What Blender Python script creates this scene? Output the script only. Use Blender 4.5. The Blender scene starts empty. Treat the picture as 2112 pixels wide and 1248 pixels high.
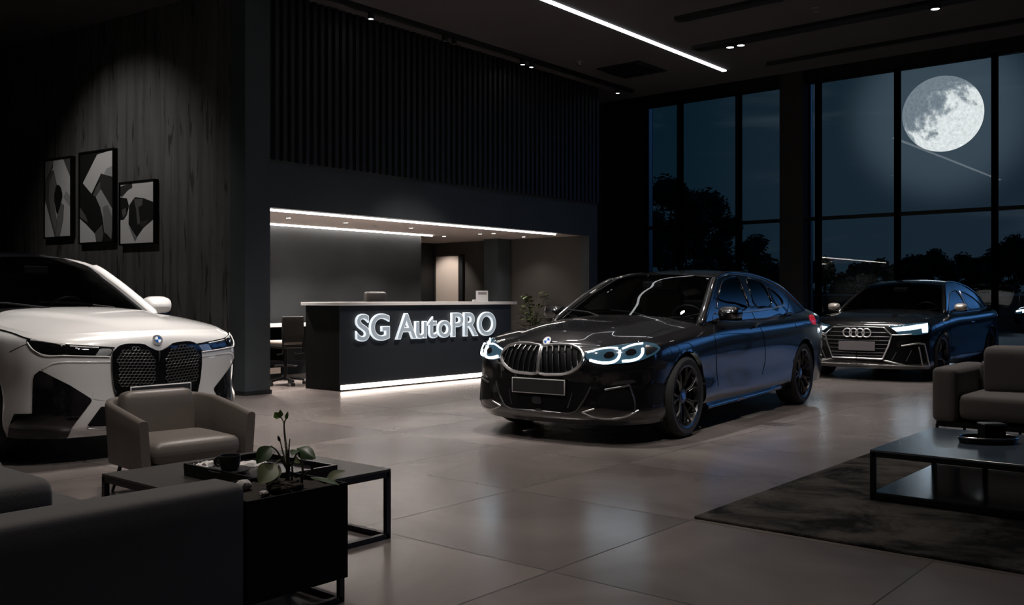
import bpy, bmesh, math, random
import numpy as np
from mathutils import Vector, Matrix
from mathutils.bvhtree import BVHTree
from mathutils.geometry import delaunay_2d_cdt

random.seed(7)
C = bpy.context.scene.collection
PI = math.pi
F = 1935.0            # focal length in pixels of the 2112 px wide frame
EYE = 1.18            # camera height
HOR = 615.0           # horizon row
CA, SA = math.cos(math.radians(40)), math.sin(math.radians(40))


def w2(X, Y):
    """camera-aligned floor coordinates (right, forward) -> room coordinates"""
    return (SA * X + CA * Y, -CA * X + SA * Y)


def ray(px, py):
    a, b = (px - 1056) / F, (HOR - py) / F
    u, v = w2(a, 1.0)
    return Vector((u, v, b))


EYEV = Vector((0, 0, EYE))


def on_z(px, py, z):
    r = ray(px, py)
    return EYEV + r * ((z - EYE) / r.z)


def on_u(px, py, u):
    r = ray(px, py)
    return EYEV + r * (u / r.x)


def on_v(px, py, v):
    r = ray(px, py)
    return EYEV + r * (v / r.y)


# ------------------------------------------------------------------ materials
def mat(name, col, rough=0.5, metal=0.0, coat=0.0, emit=None, estr=0.0, spec=0.5, noise=None, bump=None, ior=None, sheen=0.0):
    m = bpy.data.materials.new(name)
    m.use_nodes = True
    nt = m.node_tree
    b = nt.nodes['Principled BSDF']
    b.inputs['Base Color'].default_value = (*col, 1)
    b.inputs['Roughness'].default_value = rough
    b.inputs['Metallic'].default_value = metal
    b.inputs['Coat Weight'].default_value = coat
    b.inputs['Coat Roughness'].default_value = 0.03
    b.inputs['Specular IOR Level'].default_value = spec
    b.inputs['Sheen Weight'].default_value = sheen
    if ior:
        b.inputs['IOR'].default_value = ior
    if emit:
        b.inputs['Emission Color'].default_value = (*emit, 1)
        b.inputs['Emission Strength'].default_value = estr
    if noise or bump:
        tc = nt.nodes.new('ShaderNodeTexCoord')
        mp = nt.nodes.new('ShaderNodeMapping')
        nt.links.new(tc.outputs['Object'], mp.inputs['Vector'])
        nz = nt.nodes.new('ShaderNodeTexNoise')
        nz.inputs['Detail'].default_value = 6
        nt.links.new(mp.outputs['Vector'], nz.inputs['Vector'])
        sc, amt, stretch = noise or bump
        nz.inputs['Scale'].default_value = sc
        mp.inputs['Scale'].default_value = stretch
        if noise:
            rp = nt.nodes.new('ShaderNodeValToRGB')
            rp.color_ramp.elements[0].position = 0.3
            rp.color_ramp.elements[1].position = 0.7
            rp.color_ramp.elements[0].color = (*[c * (1 - amt) for c in col], 1)
            rp.color_ramp.elements[1].color = (*[min(1, c * (1 + amt)) for c in col], 1)
            nt.links.new(nz.outputs['Fac'], rp.inputs['Fac'])
            nt.links.new(rp.outputs['Color'], b.inputs['Base Color'])
        if bump:
            bp = nt.nodes.new('ShaderNodeBump')
            bp.inputs['Strength'].default_value = bump[1]
            bp.inputs['Distance'].default_value = 0.01
            nt.links.new(nz.outputs['Fac'], bp.inputs['Height'])
            nt.links.new(bp.outputs['Normal'], b.inputs['Normal'])
    return m


def pane_mat(name, tint, refl_ior=1.5, rough=0.0):
    """thin pane: clear film mixed with a mirror by its Fresnel reflectance"""
    m = bpy.data.materials.new(name)
    m.use_nodes = True
    nt = m.node_tree
    nt.nodes.remove(nt.nodes['Principled BSDF'])
    out = nt.nodes['Material Output']
    tr = nt.nodes.new('ShaderNodeBsdfTransparent')
    tr.inputs['Color'].default_value = (*tint, 1)
    gl = nt.nodes.new('ShaderNodeBsdfGlossy')
    gl.inputs['Roughness'].default_value = rough
    fr = nt.nodes.new('ShaderNodeFresnel')
    fr.inputs['IOR'].default_value = refl_ior
    mx = nt.nodes.new('ShaderNodeMixShader')
    nt.links.new(fr.outputs['Fac'], mx.inputs['Fac'])
    nt.links.new(tr.outputs['BSDF'], mx.inputs[1])
    nt.links.new(gl.outputs['BSDF'], mx.inputs[2])
    nt.links.new(mx.outputs['Shader'], out.inputs['Surface'])
    return m


# ------------------------------------------------------------------ objects
def tag(o, label=None, cat=None, group=None, kind=None):
    if label: o['label'] = label
    if cat: o['category'] = cat
    if group: o['group'] = group
    if kind: o['kind'] = kind
    return o


def empty(name, loc=(0, 0, 0), rz=0.0):
    o = bpy.data.objects.new(name, None)
    C.objects.link(o)
    o.empty_display_size = 0.1
    o.location = loc
    o.rotation_euler = (0, 0, rz)
    return o


def copy_tree(o, parent=None):
    c = o.copy()
    C.objects.link(c)
    c.parent = parent
    for ch in list(o.children):
        copy_tree(ch, c)
    return c


class MB:
    """collects shapes into ONE mesh"""
    def __init__(self):
        self.v, self.f, self.m = [], [], []
        self.cur = 0

    def add(self, vs, fs):
        n = len(self.v)
        self.v += [tuple(p) for p in vs]
        self.f += [tuple(i + n for i in f) for f in fs]
        self.m += [self.cur] * len(fs)
        return self

    def box(self, lo, hi, M=None):
        x0, y0, z0 = lo
        x1, y1, z1 = hi
        vs = [Vector(p) for p in ((x0, y0, z0), (x1, y0, z0), (x1, y1, z0), (x0, y1, z0), (x0, y0, z1), (x1, y0, z1), (x1, y1, z1), (x0, y1, z1))]
        if M: vs = [M @ p for p in vs]
        return self.add(vs, [(0, 3, 2, 1), (4, 5, 6, 7), (0, 1, 5, 4), (1, 2, 6, 5), (2, 3, 7, 6), (3, 0, 4, 7)])

    def cushion(self, c, half, r, bulge=(0, 0, 0), M=None, n=7):
        """rounded, softly swollen block"""
        def axis(h):
            k = [-h, -h + r * 0.13, -h + r * 0.42, -h + r]
            inner = list(np.linspace(-h + r, h - r, n))[1:-1]
            return k + inner + [-a for a in reversed(k)]
        ax = [axis(h) for h in half]
        vid = {}
        vs, fs = [], []

        def vert(p):
            key = tuple(round(a, 6) for a in p)
            if key in vid: return vid[key]
            q = []
            inn = [max(-(half[i] - r), min(half[i] - r, p[i])) for i in range(3)]
            d = Vector([p[i] - inn[i] for i in range(3)])
            if d.length > 1e-9: d = d.normalized() * r
            P = Vector(inn) + d
            t = [P[i] / half[i] for i in range(3)]
            for i in range(3):
                j, k = (i + 1) % 3, (i + 2) % 3
                P[i] += bulge[i] * (1 - t[j] ** 2) * (1 - t[k] ** 2) * (1 if t[i] > 0 else -1) * abs(t[i]) ** 2
            P = P + Vector(c)
            if M: P = M @ P
            vid[key] = len(vs)
            vs.append(P)
            return vid[key]
        for i in range(3):
            j, k = (i + 1) % 3, (i + 2) % 3
            for s in (-1, 1):
                for a in range(len(ax[j]) - 1):
                    for b in range(len(ax[k]) - 1):
                        q = []
                        for da, db in ((0, 0), (1, 0), (1, 1), (0, 1)):
                            p = [0, 0, 0]
                            p[i] = s * half[i]
                            p[j] = ax[j][a + da]
                            p[k] = ax[k][b + db]
                            q.append(vert(p))
                        fs.append(q if s > 0 else q[::-1])
        return self.add(vs, fs)

    def tube(self, pts, r, n=8, closed=False, cap=True, r2=None, up=None):
        pts = [Vector(p) for p in pts]
        N = len(pts)
        if N < 2: return self
        rs = r if isinstance(r, (list, tuple)) else [r] * N
        T = []
        for i in range(N):
            if closed: t = pts[(i + 1) % N] - pts[i - 1]
            else: t = pts[min(i + 1, N - 1)] - pts[max(i - 1, 0)]
            T.append(t.normalized() if t.length > 1e-9 else Vector((0, 0, 1)))
        a = Vector(up) if up is not None else (Vector((0, 0, 1)) if abs(T[0].z) < 0.9 else Vector((1, 0, 0)))
        vs, fs = [], []
        for i in range(N):
            a = a - T[i] * a.dot(T[i])
            if a.length < 1e-6: a = T[i].orthogonal()
            a.normalize()
            b = T[i].cross(a)
            k = (r2 / r if (r2 and not isinstance(r, (list, tuple))) else 1.0)
            for j in range(n):
                th = 2 * PI * j / n
                vs.append(pts[i] + a * (rs[i] * math.cos(th)) + b * (rs[i] * k * math.sin(th)))
        M_ = N if closed else N - 1
        for i in range(M_):
            i2 = (i + 1) % N
            for j in range(n):
                j2 = (j + 1) % n
                fs.append((i * n + j, i * n + j2, i2 * n + j2, i2 * n + j))
        if cap and not closed:
            fs.append(tuple(range(n - 1, -1, -1)))
            fs.append(tuple((N - 1) * n + j for j in range(n)))
        return self.add(vs, fs)

    def bar(self, p0, p1, w, h):
        """square bar between two points"""
        p0, p1 = Vector(p0), Vector(p1)
        t = (p1 - p0).normalized()
        up = Vector((0, 0, 1)) if abs(t.z) < 0.9 else Vector((1, 0, 0))
        a = up.cross(t).normalized() * (w / 2)
        b = t.cross(a).normalized() * (h / 2)
        vs = [p + s * a + q * b for p in (p0, p1) for s, q in ((-1, -1), (1, -1), (1, 1), (-1, 1))]
        return self.add(vs, [(3, 2, 1, 0), (4, 5, 6, 7), (0, 1, 5, 4), (1, 2, 6, 5), (2, 3, 7, 6), (3, 0, 4, 7)])

    def lathe(self, prof, n=32, M=None, cap=True):
        vs, fs = [], []
        for r, z in prof:
            for j in range(n):
                th = 2 * PI * j / n
                p = Vector((r * math.cos(th), r * math.sin(th), z))
                vs.append(M @ p if M else p)
        for i in range(len(prof) - 1):
            for j in range(n):
                j2 = (j + 1) % n
                fs.append((i * n + j, i * n + j2, (i + 1) * n + j2, (i + 1) * n + j))
        if cap and prof[0][0] > 1e-6: fs.append(tuple(range(n - 1, -1, -1)))
        if cap and prof[-1][0] > 1e-6: fs.append(tuple((len(prof) - 1) * n + j for j in range(n)))
        return self.add(vs, fs)

    def prism(self, poly, d, M=None):
        """flat polygon in xy pulled along z by d"""
        n = len(poly)
        vs = [Vector((x, y, 0)) for x, y in poly] + [Vector((x, y, d)) for x, y in poly]
        if M: vs = [M @ p for p in vs]
        fs = [tuple(range(n - 1, -1, -1)), tuple(range(n, 2 * n))]
        fs += [(i, (i + 1) % n, n + (i + 1) % n, n + i) for i in range(n)]
        return self.add(vs, fs)

    def grid(self, G):
        """rows of points -> quads"""
        a, b = len(G), len(G[0])
        vs = [p for row in G for p in row]
        fs = [(i * b + j, i * b + j + 1, (i + 1) * b + j + 1, (i + 1) * b + j) for i in range(a - 1) for j in range(b - 1)]
        return self.add(vs, fs)

    def build(self, name, mats, parent=None, smooth=35, weld=False, bevel=0, loc=None):
        me = bpy.data.meshes.new(name)
        me.from_pydata(self.v, [], self.f)
        ms = mats if isinstance(mats, (list, tuple)) else [mats]
        for m in ms: me.materials.append(m)
        for p, k in zip(me.polygons, self.m): p.material_index = k
        bm = bmesh.new()
        bm.from_mesh(me)
        if weld: bmesh.ops.remove_doubles(bm, verts=bm.verts, dist=2e-4)
        bmesh.ops.dissolve_degenerate(bm, dist=1e-6, edges=bm.edges)
        bmesh.ops.recalc_face_normals(bm, faces=bm.faces)
        if bevel: bmesh.ops.bevel(bm, geom=[e for e in bm.edges if e.is_manifold and e.calc_face_angle(0) > 0.5], offset=bevel, segments=2, affect='EDGES', profile=0.5)
        bm.to_mesh(me)
        bm.free()
        if smooth is not None:
            for p in me.polygons: p.use_smooth = True
            me.set_sharp_from_angle(angle=math.radians(smooth))
        o = bpy.data.objects.new(name, me)
        C.objects.link(o)
        if parent: o.parent = parent
        if loc is not None: o.location = loc
        return o


def struct(name, mb, m, **k):
    o = mb.build(name, m, **k)
    o['kind'] = 'structure'
    return o


# ------------------------------------------------------------------ splines
def spl(P, kn, t):
    P = np.asarray(P, float)
    kn = np.asarray(kn, float)
    n = len(P)
    d = np.diff(P, axis=0) / np.diff(kn)[:, None]
    h = np.diff(kn)
    T = np.zeros_like(P)
    T[0], T[-1] = d[0], d[-1]
    for i in range(1, n - 1):
        T[i] = (h[i] * d[i - 1] + h[i - 1] * d[i]) / (h[i - 1] + h[i])
    t = np.atleast_1d(t)
    k = np.clip(np.searchsorted(kn, t, side='right') - 1, 0, n - 2)
    s = ((t - kn[k]) / h[k])[:, None]
    hh = h[k][:, None]
    return ((2 * s**3 - 3 * s**2 + 1) * P[k] + (s**3 - 2 * s**2 + s) * hh * T[k] + (-2 * s**3 + 3 * s**2) * P[k + 1] + (s**3 - s**2) * hh * T[k + 1])


def chord(P):
    P = np.asarray(P, float)
    return np.concatenate([[0], np.cumsum(np.maximum(np.linalg.norm(np.diff(P, axis=0), axis=1), 1e-4))])


def curve(P, n):
    k = chord(P)
    return [Vector(p) for p in spl(P, k, np.linspace(0, k[-1], n))]


def interp(x, xs, ys):
    o = np.argsort(xs)
    return float(np.interp(x, np.asarray(xs)[o], np.asarray(ys)[o]))


def inside(p, poly):
    x, y = p
    r = False
    j = len(poly) - 1
    for i in range(len(poly)):
        xi, yi = poly[i]
        xj, yj = poly[j]
        if (yi > y) != (yj > y) and x < (xj - xi) * (y - yi) / (yj - yi) + xi: r = not r
        j = i
    return r


def dense_poly(poly, step, closed=True):
    out = []
    n = len(poly)
    for i in range(n if closed else n - 1):
        a, b = Vector(poly[i]), Vector(poly[(i + 1) % n])
        k = max(1, int((b - a).length / step))
        out += [tuple(a.lerp(b, j / k)) for j in range(k)]
    if not closed: out.append(tuple(poly[-1]))
    return out


def round_poly(poly, n=2):
    """corner-cutting"""
    for _ in range(n):
        q = []
        for i in range(len(poly)):
            a, b = Vector(poly[i]), Vector(poly[(i + 1) % len(poly)])
            q += [tuple(a.lerp(b, 0.2)), tuple(a.lerp(b, 0.8))]
        poly = q
    return poly


def cdt(outer, step, holes=()):
    """triangulate a polygon with inner points; returns verts, tris, region id per tri (0 outer, 1.. holes)"""
    polys = [dense_poly(outer, step)] + [dense_poly(h, step) for h in holes]
    vs, faces = [], []
    edges = []
    for p in polys:
        b = len(vs)
        vs += [Vector(q) for q in p]
        edges += [(b + i, b + (i + 1) % len(p)) for i in range(len(p))]
    xs = [p[0] for p in outer]
    ys = [p[1] for p in outer]
    nx = int((max(xs) - min(xs)) / step)
    ny = int((max(ys) - min(ys)) / step)
    k2 = 0
    bvs = [np.array(p) for p in polys]
    for i in range(1, nx + 1):
        for j in range(1, ny + 1):
            q = (min(xs) + (i + 0.37) * step, min(ys) + (j + 0.41) * step)
            if inside(q, outer):
                if min(np.min((b[:, 0] - q[0])**2 + (b[:, 1] - q[1])**2) for b in bvs) > (0.45 * step)**2:
                    vs.append(Vector(q))
    r = delaunay_2d_cdt(vs, edges, [], 0, 1e-6)
    V, T = r[0], r[2]
    tris, reg = [], []
    for f in T:
        c = sum((V[i] for i in f), Vector((0, 0))) / len(f)
        if not inside(c, outer): continue
        k = 0
        for h, hp in enumerate(holes):
            if inside(c, hp): k = h + 1
        tris.append(tuple(f))
        reg.append(k)
    return [tuple(v) for v in V], tris, reg
# ------------------------------------------------------------------ cars
class Car:
    def __init__(s, spec):
        s.sp = spec
        sx, sy, sz = spec['scale']
        s.S = np.array([sx, sy, sz])
        base = np.array(spec['base'], float)
        lev = []
        for zl, dx, dy in spec['levels']:
            zl = np.array(zl, float) if isinstance(zl, (list, tuple)) else np.full(len(base), zl)
            lev.append(np.stack([base[:, 0] + np.array(dx), np.maximum(base[:, 1] - np.array(dy), 0), zl], 1))
        A = np.stack(lev, 1) * s.S                    # station, level, xyz
        A[0, :, 1] = 0
        A[-1, :, 1] = 0
        mir = np.array([1, -1, 1])
        E = np.concatenate([A[1:2] * mir, A, A[-2:-1] * mir])
        kn = chord(E[:, 3])
        s.kn = kn[1:-1]
        n = 10
        ts = np.concatenate([np.linspace(s.kn[i], s.kn[i + 1], n, endpoint=False) for i in range(len(s.kn) - 1)] + [[s.kn[-1]]])
        s.ts = ts
        R = np.stack([spl(E[:, l], kn, ts) for l in range(6)], 1)
        R[:, :, 1] = np.maximum(R[:, :, 1], 0)
        vk = np.array([0, 1, 2, 3, 4, 5], float)
        vt = np.linspace(0, 5, 41)
        s.W = np.stack([spl(R[i], vk, vt) for i in range(len(ts))])   # dense wall
        s.L5 = R[:, 5]
        s.n = n
        loc = w2(*spec['at'])
        s.M = Matrix.Translation((loc[0], loc[1], spec['ground'])) @ Matrix.Rotation(math.radians(spec['heading'] - 50), 4, 'Z')
        s.Mi = s.M.inverted()
        s.root = empty(spec['name'], (loc[0], loc[1], spec['ground']), math.radians(spec['heading'] - 50))
        tag(s.root, spec['label'], 'car')
        s.eye = s.Mi @ EYEV
        s.bv, s.bf = [], []
        s.make_body()

    def zc(s, key, x):
        P = np.array(s.sp[key], float) * [s.S[0], s.S[2]]
        P = P[np.argsort(P[:, 0])]
        return float(spl(P[:, 1:], P[:, 0], [min(max(x, P[0, 0]), P[-1, 0])])[0, 0])

    gap = 0.0

    def reg(s, mb):
        n = len(s.bv)
        s.bv += [Vector(p) for p in mb.v]
        s.bf += [tuple(i + n for i in f) for f in mb.f]

    def belt(s, x):
        i0, i1 = s.sp['belt_range']
        P = s.L5[i0 * s.n:i1 * s.n + 1]
        return interp(x, P[:, 0], P[:, 1]), interp(x, P[:, 0], P[:, 2])

    def side(s, x, z):
        yb, zb = s.belt(x)
        a, b = s.sp['tumble']
        h = max(z - zb, 0) / s.S[2]
        return yb - s.S[1] * (a * h + b * h * h)

    def make_body(s):
        sp, S = s.sp, s.S
        M = sp['mats']
        # lower shell, wheel openings cut
        mb = MB()
        for sg in (1, -1):
            G = s.W * np.array([1, sg, 1])
            V = [Vector(p) for row in G for p in row]
            a, b = G.shape[:2]
            full = [(i * b + j, i * b + j + 1, (i + 1) * b + j + 1, (i + 1) * b + j) for i in range(a - 1) for j in range(b - 1)]
            keep = full
            for ax in s.axles():
                c, r = ax
                ins = [((p.x - c[0])**2 + (p.z - c[1])**2 < r * r and abs(p.y) > 0.45) for p in V]
                keep = [f for f in keep if not all(ins[i] for i in f)]
                for f in keep:
                    for i in f:
                        if ins[i]:
                            d = Vector((V[i].x - c[0], 0, V[i].z - c[1]))
                            if d.length > 1e-5:
                                d = d.normalized() * r
                                V[i] = Vector((c[0] + d.x, V[i].y, c[1] + d.z))
                                ins[i] = False
            mb.add(V, keep)
        s.body = mb.build('body', M['paint'], s.root, smooth=50, weld=True)
        s.reg(mb)
        # underside
        mb = MB()
        L0 = s.W[:, 0]
        G = [[Vector((p[0], sg * min(p[1], 0.60), p[2] + 0.01)) for sg in (-1, -0.5, 0, 0.5, 1)] for p in L0]
        G = [[Vector((q.x, sg * min(p[1] * .98, 0.58), q.z)) for q, sg in zip(row, (-1, -.5, 0, .5, 1))] for row, p in zip(G, L0)]
        mb.grid(G).build('underbody', M['plastic'], s.root)
        # decks
        i0, i1 = sp['hood_range']
        s.hood = s.deck(s.L5[i0 * s.n:i1 * s.n + 1], 'hood_line', 'hood', sp.get('hood_shape'))
        j0, j1 = sp['trunk_range']
        s.deck(s.L5[j0 * s.n:j1 * s.n + 1], 'trunk_line', 'trunk_lid', None)
        # arch liners
        for (c, r) in s.axles():
            for sg in (1, -1):
                mb = MB()
                prof = []
                for k in range(25):
                    t = -0.42 + (PI + 0.84) * k / 24
                    prof.append((c[0] + r * math.cos(t), c[1] + r * math.sin(t)))
                yo, yi = 0.885 * S[1] * sp['half'] / 0.93, 0.50
                mb.grid([[Vector((x, sg * y, z)) for y in (yo, 0.7, yi)] for x, z in prof])
                n0 = len(mb.v)
                mb.add([Vector((c[0], sg * yi, c[1]))] + [Vector((x, sg * yi, z)) for x, z in prof], [(0, i + 1, i + 2) for i in range(len(prof) - 1)])
                mb.build('wheel_arch', M['plastic'], s.root)
        # canopy
        rail = np.array(sp['rail'], float) * [S[0], S[2]]
        rail[0, 1] = s.belt(rail[0, 0])[1]
        rail[-1, 1] = s.belt(rail[-1, 0])[1]
        cen = np.array(sp['centre'], float) * [S[0], S[2]]
        kn = np.arange(len(rail), dtype=float)
        nt = 61
        tt = np.linspace(0, len(rail) - 1, nt)
        rr = spl(rail, kn, tt)
        cc = spl(cen, kn, tt)
        s.rail = [Vector((x, s.side(x, z), z)) for x, z in rr]
        G = []
        nq = 16
        for p, (xc, z_) in zip(s.rail, cc):
            row = []
            for q in np.linspace(0, 1, nq):
                e = 1 - (1 - q) ** 2
                e2 = 1 - (1 - q) ** 2.3
                row.append(Vector((p.x + (xc - p.x) * e, p.y * (1 - q), p.z + (z_ - p.z) * e2)))
            G.append([Vector((q.x, q.y, q.z)) for q in row] + [Vector((q.x, -q.y, q.z)) for q in row[-2::-1]])
        ta, tb = sp['glass_t']
        ia, ib = int(round(ta * (nt - 1) / (len(rail) - 1))), int(round(tb * (nt - 1) / (len(rail) - 1)))
        s.G = G
        for nm, a, b, m in (('windshield', 0, ia, M['windshield']), ('roof', ia, ib, M['roof']), ('rear_window', ib, nt - 1, M['glass'])):
            mb = MB().grid(G[a:b + 1])
            s.reg(mb)
            mb.build(nm, m, s.root, smooth=60)
        # side sheets with window openings
        xs = np.linspace(rail[-1, 0], rail[0, 0], 60)
        low = [(x, s.belt(x)[1]) for x in xs]
        outer = low + [(p.x, p.z) for p in s.rail[1:-1]]
        s.outer = outer
        v, t, r = cdt(outer, 0.05)
        for sg in (1, -1):
            mb = MB().add([Vector((x, sg * s.side(x, z), z)) for x, z in v], t)
            s.reg(mb)
        s.bvh = BVHTree.FromPolygons(s.bv, s.bf)
        wins = []
        for poly in sp['windows']:
            if sp.get('win_px', True):
                pts = [s.hit(*p)[0] for p in poly]
                poly = [(p.x, p.z) for p in pts]
            # keep inside the sheet
            c = (sum(p[0] for p in poly) / len(poly), sum(p[1] for p in poly) / len(poly))
            q = []
            for p in round_poly(poly, 1):
                p = Vector(p)
                k = 0
                while not inside(p, outer) and k < 40:
                    p = p.lerp(Vector(c), 0.05)
                    k += 1
                q.append(tuple(Vector(p).lerp(Vector(c), 0.02)))
            wins.append(q)
        s.wins = wins
        v, t, r = cdt(outer, 0.05, wins)
        for sg in (1, -1):
            P = [Vector((x, sg * s.side(x, z), z)) for x, z in v]
            mb = MB().add(P, [f for f, k in zip(t, r) if k == 0])
            for w in wins:   # rubber edge
                e = [Vector((x, sg * (s.side(x, z) + 0.002), z)) for x, z in w]
                mb.cur = 1
                mb.tube(e, 0.007, 6, closed=True)
                mb.cur = 0
            mb.build('window_surround', [M.get('frame', M['paint']), M['trim']], s.root, smooth=60)
            for k in range(len(wins)):
                idx = sorted({i for f, q in zip(t, r) if q == k + 1 for i in f})
                re = {i: n_ for n_, i in enumerate(idx)}
                MB().add([P[i] - Vector((0, sg * 0.004, 0)) for i in idx], [tuple(re[i] for i in f) for f, q in zip(t, r) if q == k + 1]).build('side_window', M['side_glass'], s.root, smooth=60)
        # roof rails / pillars
        for sg in (1, -1):
            pts = [Vector((p.x, sg * (p.y - 0.006), p.z - 0.006)) for p in s.rail]
            n_ = len(pts)
            rad = [sp['pillar'] * (1 if i < ia else (0.62 if i < ib else 0.7)) for i in range(n_)]
            rad[0] *= .7
            mb = MB()
            mb.tube(pts, rad, 10)
            mb.build('roof_pillar', M.get('pillar', M['paint']), s.root, smooth=60)
        s.interior()

    def axles(s):
        sp, S = s.sp, s.S
        return [((x * S[0], sp['wheel_r']), sp['arch_r']) for x in (0, -sp['wheelbase'])]

    def deck(s, edge, key, name, shape):
        mb = MB()
        G = []
        n = 17
        for p in edge:
            zc = s.zc(key, p[0])
            row = []
            for q in np.linspace(-1, 1, 2 * n + 1):
                y = q * p[1]
                z = zc + (p[2] - zc) * abs(q) ** 2.4
                if shape: z += shape(p[0] / s.S[0], abs(y) / s.S[1], abs(q))
                row.append(Vector((p[0], y, z)))
            G.append(row)
        mb.grid(G)
        s.reg(mb)
        return mb.build(name, s.sp['mats']['hood'] if name == 'hood' and 'hood' in s.sp['mats'] else s.sp['mats']['paint'], s.root, smooth=50, weld=True)

    # ---- tracing points of the visible face onto the shell
    def hit(s, px, py, c=None):
        for k in range(60):
            d = (s.Mi.to_3x3() @ ray(px, py)).normalized()
            h = s.bvh.ray_cast(s.eye, d)
            if h[0] is not None:
                n = h[1]
                if n.dot(d) > 0: n = -n
                return h[0], n
            if c is None: c = s.sp['mid']
            px += (c[0] - px) * 0.04
            py += (c[1] - py) * 0.04
        raise ValueError((px, py))

    def patch(s, name, poly, m, off=0.006, depth=0.012, step=4, mirror=True, parent=None, rnd=1, label=None):
        if rnd: poly = round_poly(poly, rnd)
        v, t, r = cdt(poly, step)
        c = (sum(p[0] for p in poly) / len(poly), sum(p[1] for p in poly) / len(poly))
        H = [s.hit(*p, c) for p in v]
        if mirror: H = s.one_side(H)
        cnt = {}
        for f in t:
            for i in range(3):
                e = (f[i], f[(i + 1) % 3])
                k = tuple(sorted(e))
                cnt.setdefault(k, []).append(e)
        bd = [e[0] for e in cnt.values() if len(e) == 1]
        out = []
        for sg in ((1, -1) if mirror else (1,)):
            vs = [Vector((p.x + n.x * off, sg * (p.y + n.y * off), p.z + n.z * off)) for p, n in H]
            lo = [Vector((p.x - n.x * depth, sg * (p.y - n.y * depth), p.z - n.z * depth)) for p, n in H]
            N = len(vs)
            mb = MB().add(vs + lo, list(t) + [(a, b, b + N, a + N) for a, b in bd])
            o = mb.build(name, m, parent or s.root, smooth=60)
            if label: o['label'] = label
            out.append(o)
        return out

    def one_side(s, H):
        sg = 1 if sum(p.y for p, n in H) >= 0 else -1
        return [(Vector((p.x, sg * max(sg * p.y, s.gap), p.z)), n) for p, n in H]

    def path(s, pts, off=0.0, step=6, closed=False, smooth=True, side=True):
        if smooth and len(pts) > 2 and not closed:
            pts = [tuple(p) for p in spl(np.array(pts, float), chord(pts), np.linspace(0, chord(pts)[-1], max(6, int(chord(pts)[-1] / step))))]
        else:
            pts = dense_poly(pts, step, closed)
        H = [s.hit(*p) for p in pts]
        if side: H = s.one_side(H)
        return [p + n * off for p, n in H]

    def line(s, name, lines, m, r=0.004, off=0.0, closed=False, mirror=True, parent=None, r2=None, step=6, smooth=True, n=6):
        out = []
        paths = [s.path(l, off, step, closed, smooth, mirror) for l in lines]
        for sg in ((1, -1) if mirror else (1,)):
            mb = MB()
            for P in paths:
                mb.tube([Vector((p.x, sg * p.y, p.z)) for p in P], r, n, closed=closed, r2=r2)
            out.append(mb.build(name, m, parent or s.root, smooth=60))
        return out

    # ---- cabin
    def interior(s):
        sp, S = s.sp, s.S
        M = sp['mats']
        cx, cz = sp['cabin']     # front-seat x, cushion z
        bz = s.belt(cx)[1]
        w = 0.70 * S[1] * sp['half'] / .93
        mb = MB()
        x0 = sp['rail'][0][0] * S[0]
        mb.cushion((cx + 0.86, 0, bz - 0.16), (0.24, w, 0.14), 0.07)
        mb.build('dashboard', M['cabin'], s.root)
        MB().box((sp['rail'][-1][0] * S[0] + .1, -w, 0.28), (x0 + .1, w, 0.32)).build('cabin_floor', M['cabin'], s.root)
        for sg in (1, -1):
            seat = MB().cushion((cx, sg * 0.37, cz), (0.26, 0.24, 0.09), 0.06).build('seat', M['seat'], s.root)
            Mx = Matrix.Translation((cx - 0.26, sg * 0.37, cz + 0.05)) @ Matrix.Rotation(math.radians(-17), 4, 'Y')
            MB().cushion((0, 0, 0.33), (0.07, 0.23, 0.33), 0.06, M=Mx).build('seat_back', M['seat'], seat)
            MB().cushion((0.0, 0, 0.76), (0.05, 0.13, 0.09), 0.045, M=Mx).build('headrest', M['seat'], seat)
        MB().cushion((cx - 0.92, 0, cz), (0.25, w * .92, 0.09), 0.06).build('rear_bench', M['seat'], s.root)
        Mx = Matrix.Translation((cx - 1.2, 0, cz + .05)) @ Matrix.Rotation(math.radians(-22), 4, 'Y')
        MB().cushion((0, 0, 0.28), (0.07, w * .9, 0.30), 0.06, M=Mx).build('rear_backrest', M['seat'], s.root)
        Mx = Matrix.Translation((cx + 0.52, 0.37, bz - 0.03)) @ Matrix.Rotation(math.radians(-66), 4, 'Y')
        mb = MB().tube([Mx @ Vector((0.185 * math.cos(a), 0.185 * math.sin(a), 0)) for a in np.linspace(0, 2 * PI, 33)[:-1]], 0.014, 8, closed=True)
        mb.cushion((0, 0, -0.01), (0.06, 0.06, 0.02), 0.02, M=Mx)
        for a in (0, PI, PI * 1.5):
            mb.bar(Mx @ Vector((0.05 * math.cos(a - PI / 2), 0.05 * math.sin(a - PI / 2), -.008)), Mx @ Vector((0.18 * math.cos(a - PI / 2), 0.18 * math.sin(a - PI / 2), 0)), 0.03, 0.012)
        mb.build('steering_wheel', M['plastic'], s.root)
        mb = MB().cushion((sp['mirror_in'][0] * S[0], 0, sp['mirror_in'][1] * S[2]), (0.015, 0.11, 0.035), 0.014)
        mb.build('rear_view_mirror', M['plastic'], s.root)

    def wheels(s, n_sp=10, twin=True):
        sp, S = s.sp, s.S
        M = sp['mats']
        R = sp['wheel_r']
        w = 0.245
        ro = R * 0.765                       # rim radius
        Ry = Matrix.Rotation(-PI / 2, 4, 'X')   # lathe z -> +y
        prof = [(ro - .01, -w / 2 + .03), (ro + .01, -w / 2 + .008), (R * .9, -w / 2), (R * .975, -w / 2 + .02), (R, -w / 2 + .05)]
        k = [(R, z) for z in (-.06, -.055, 0.0, .055, .06)]
        prof = prof + [(R, -.055), (R - .006, -.05), (R - .006, -.044), (R, -.04), (R, -.004), (R - .006, -.002), (R - .006, .004), (R, .006), (R, .04), (R - .006, .044), (R - .006, .05), (R, .055)]
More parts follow.
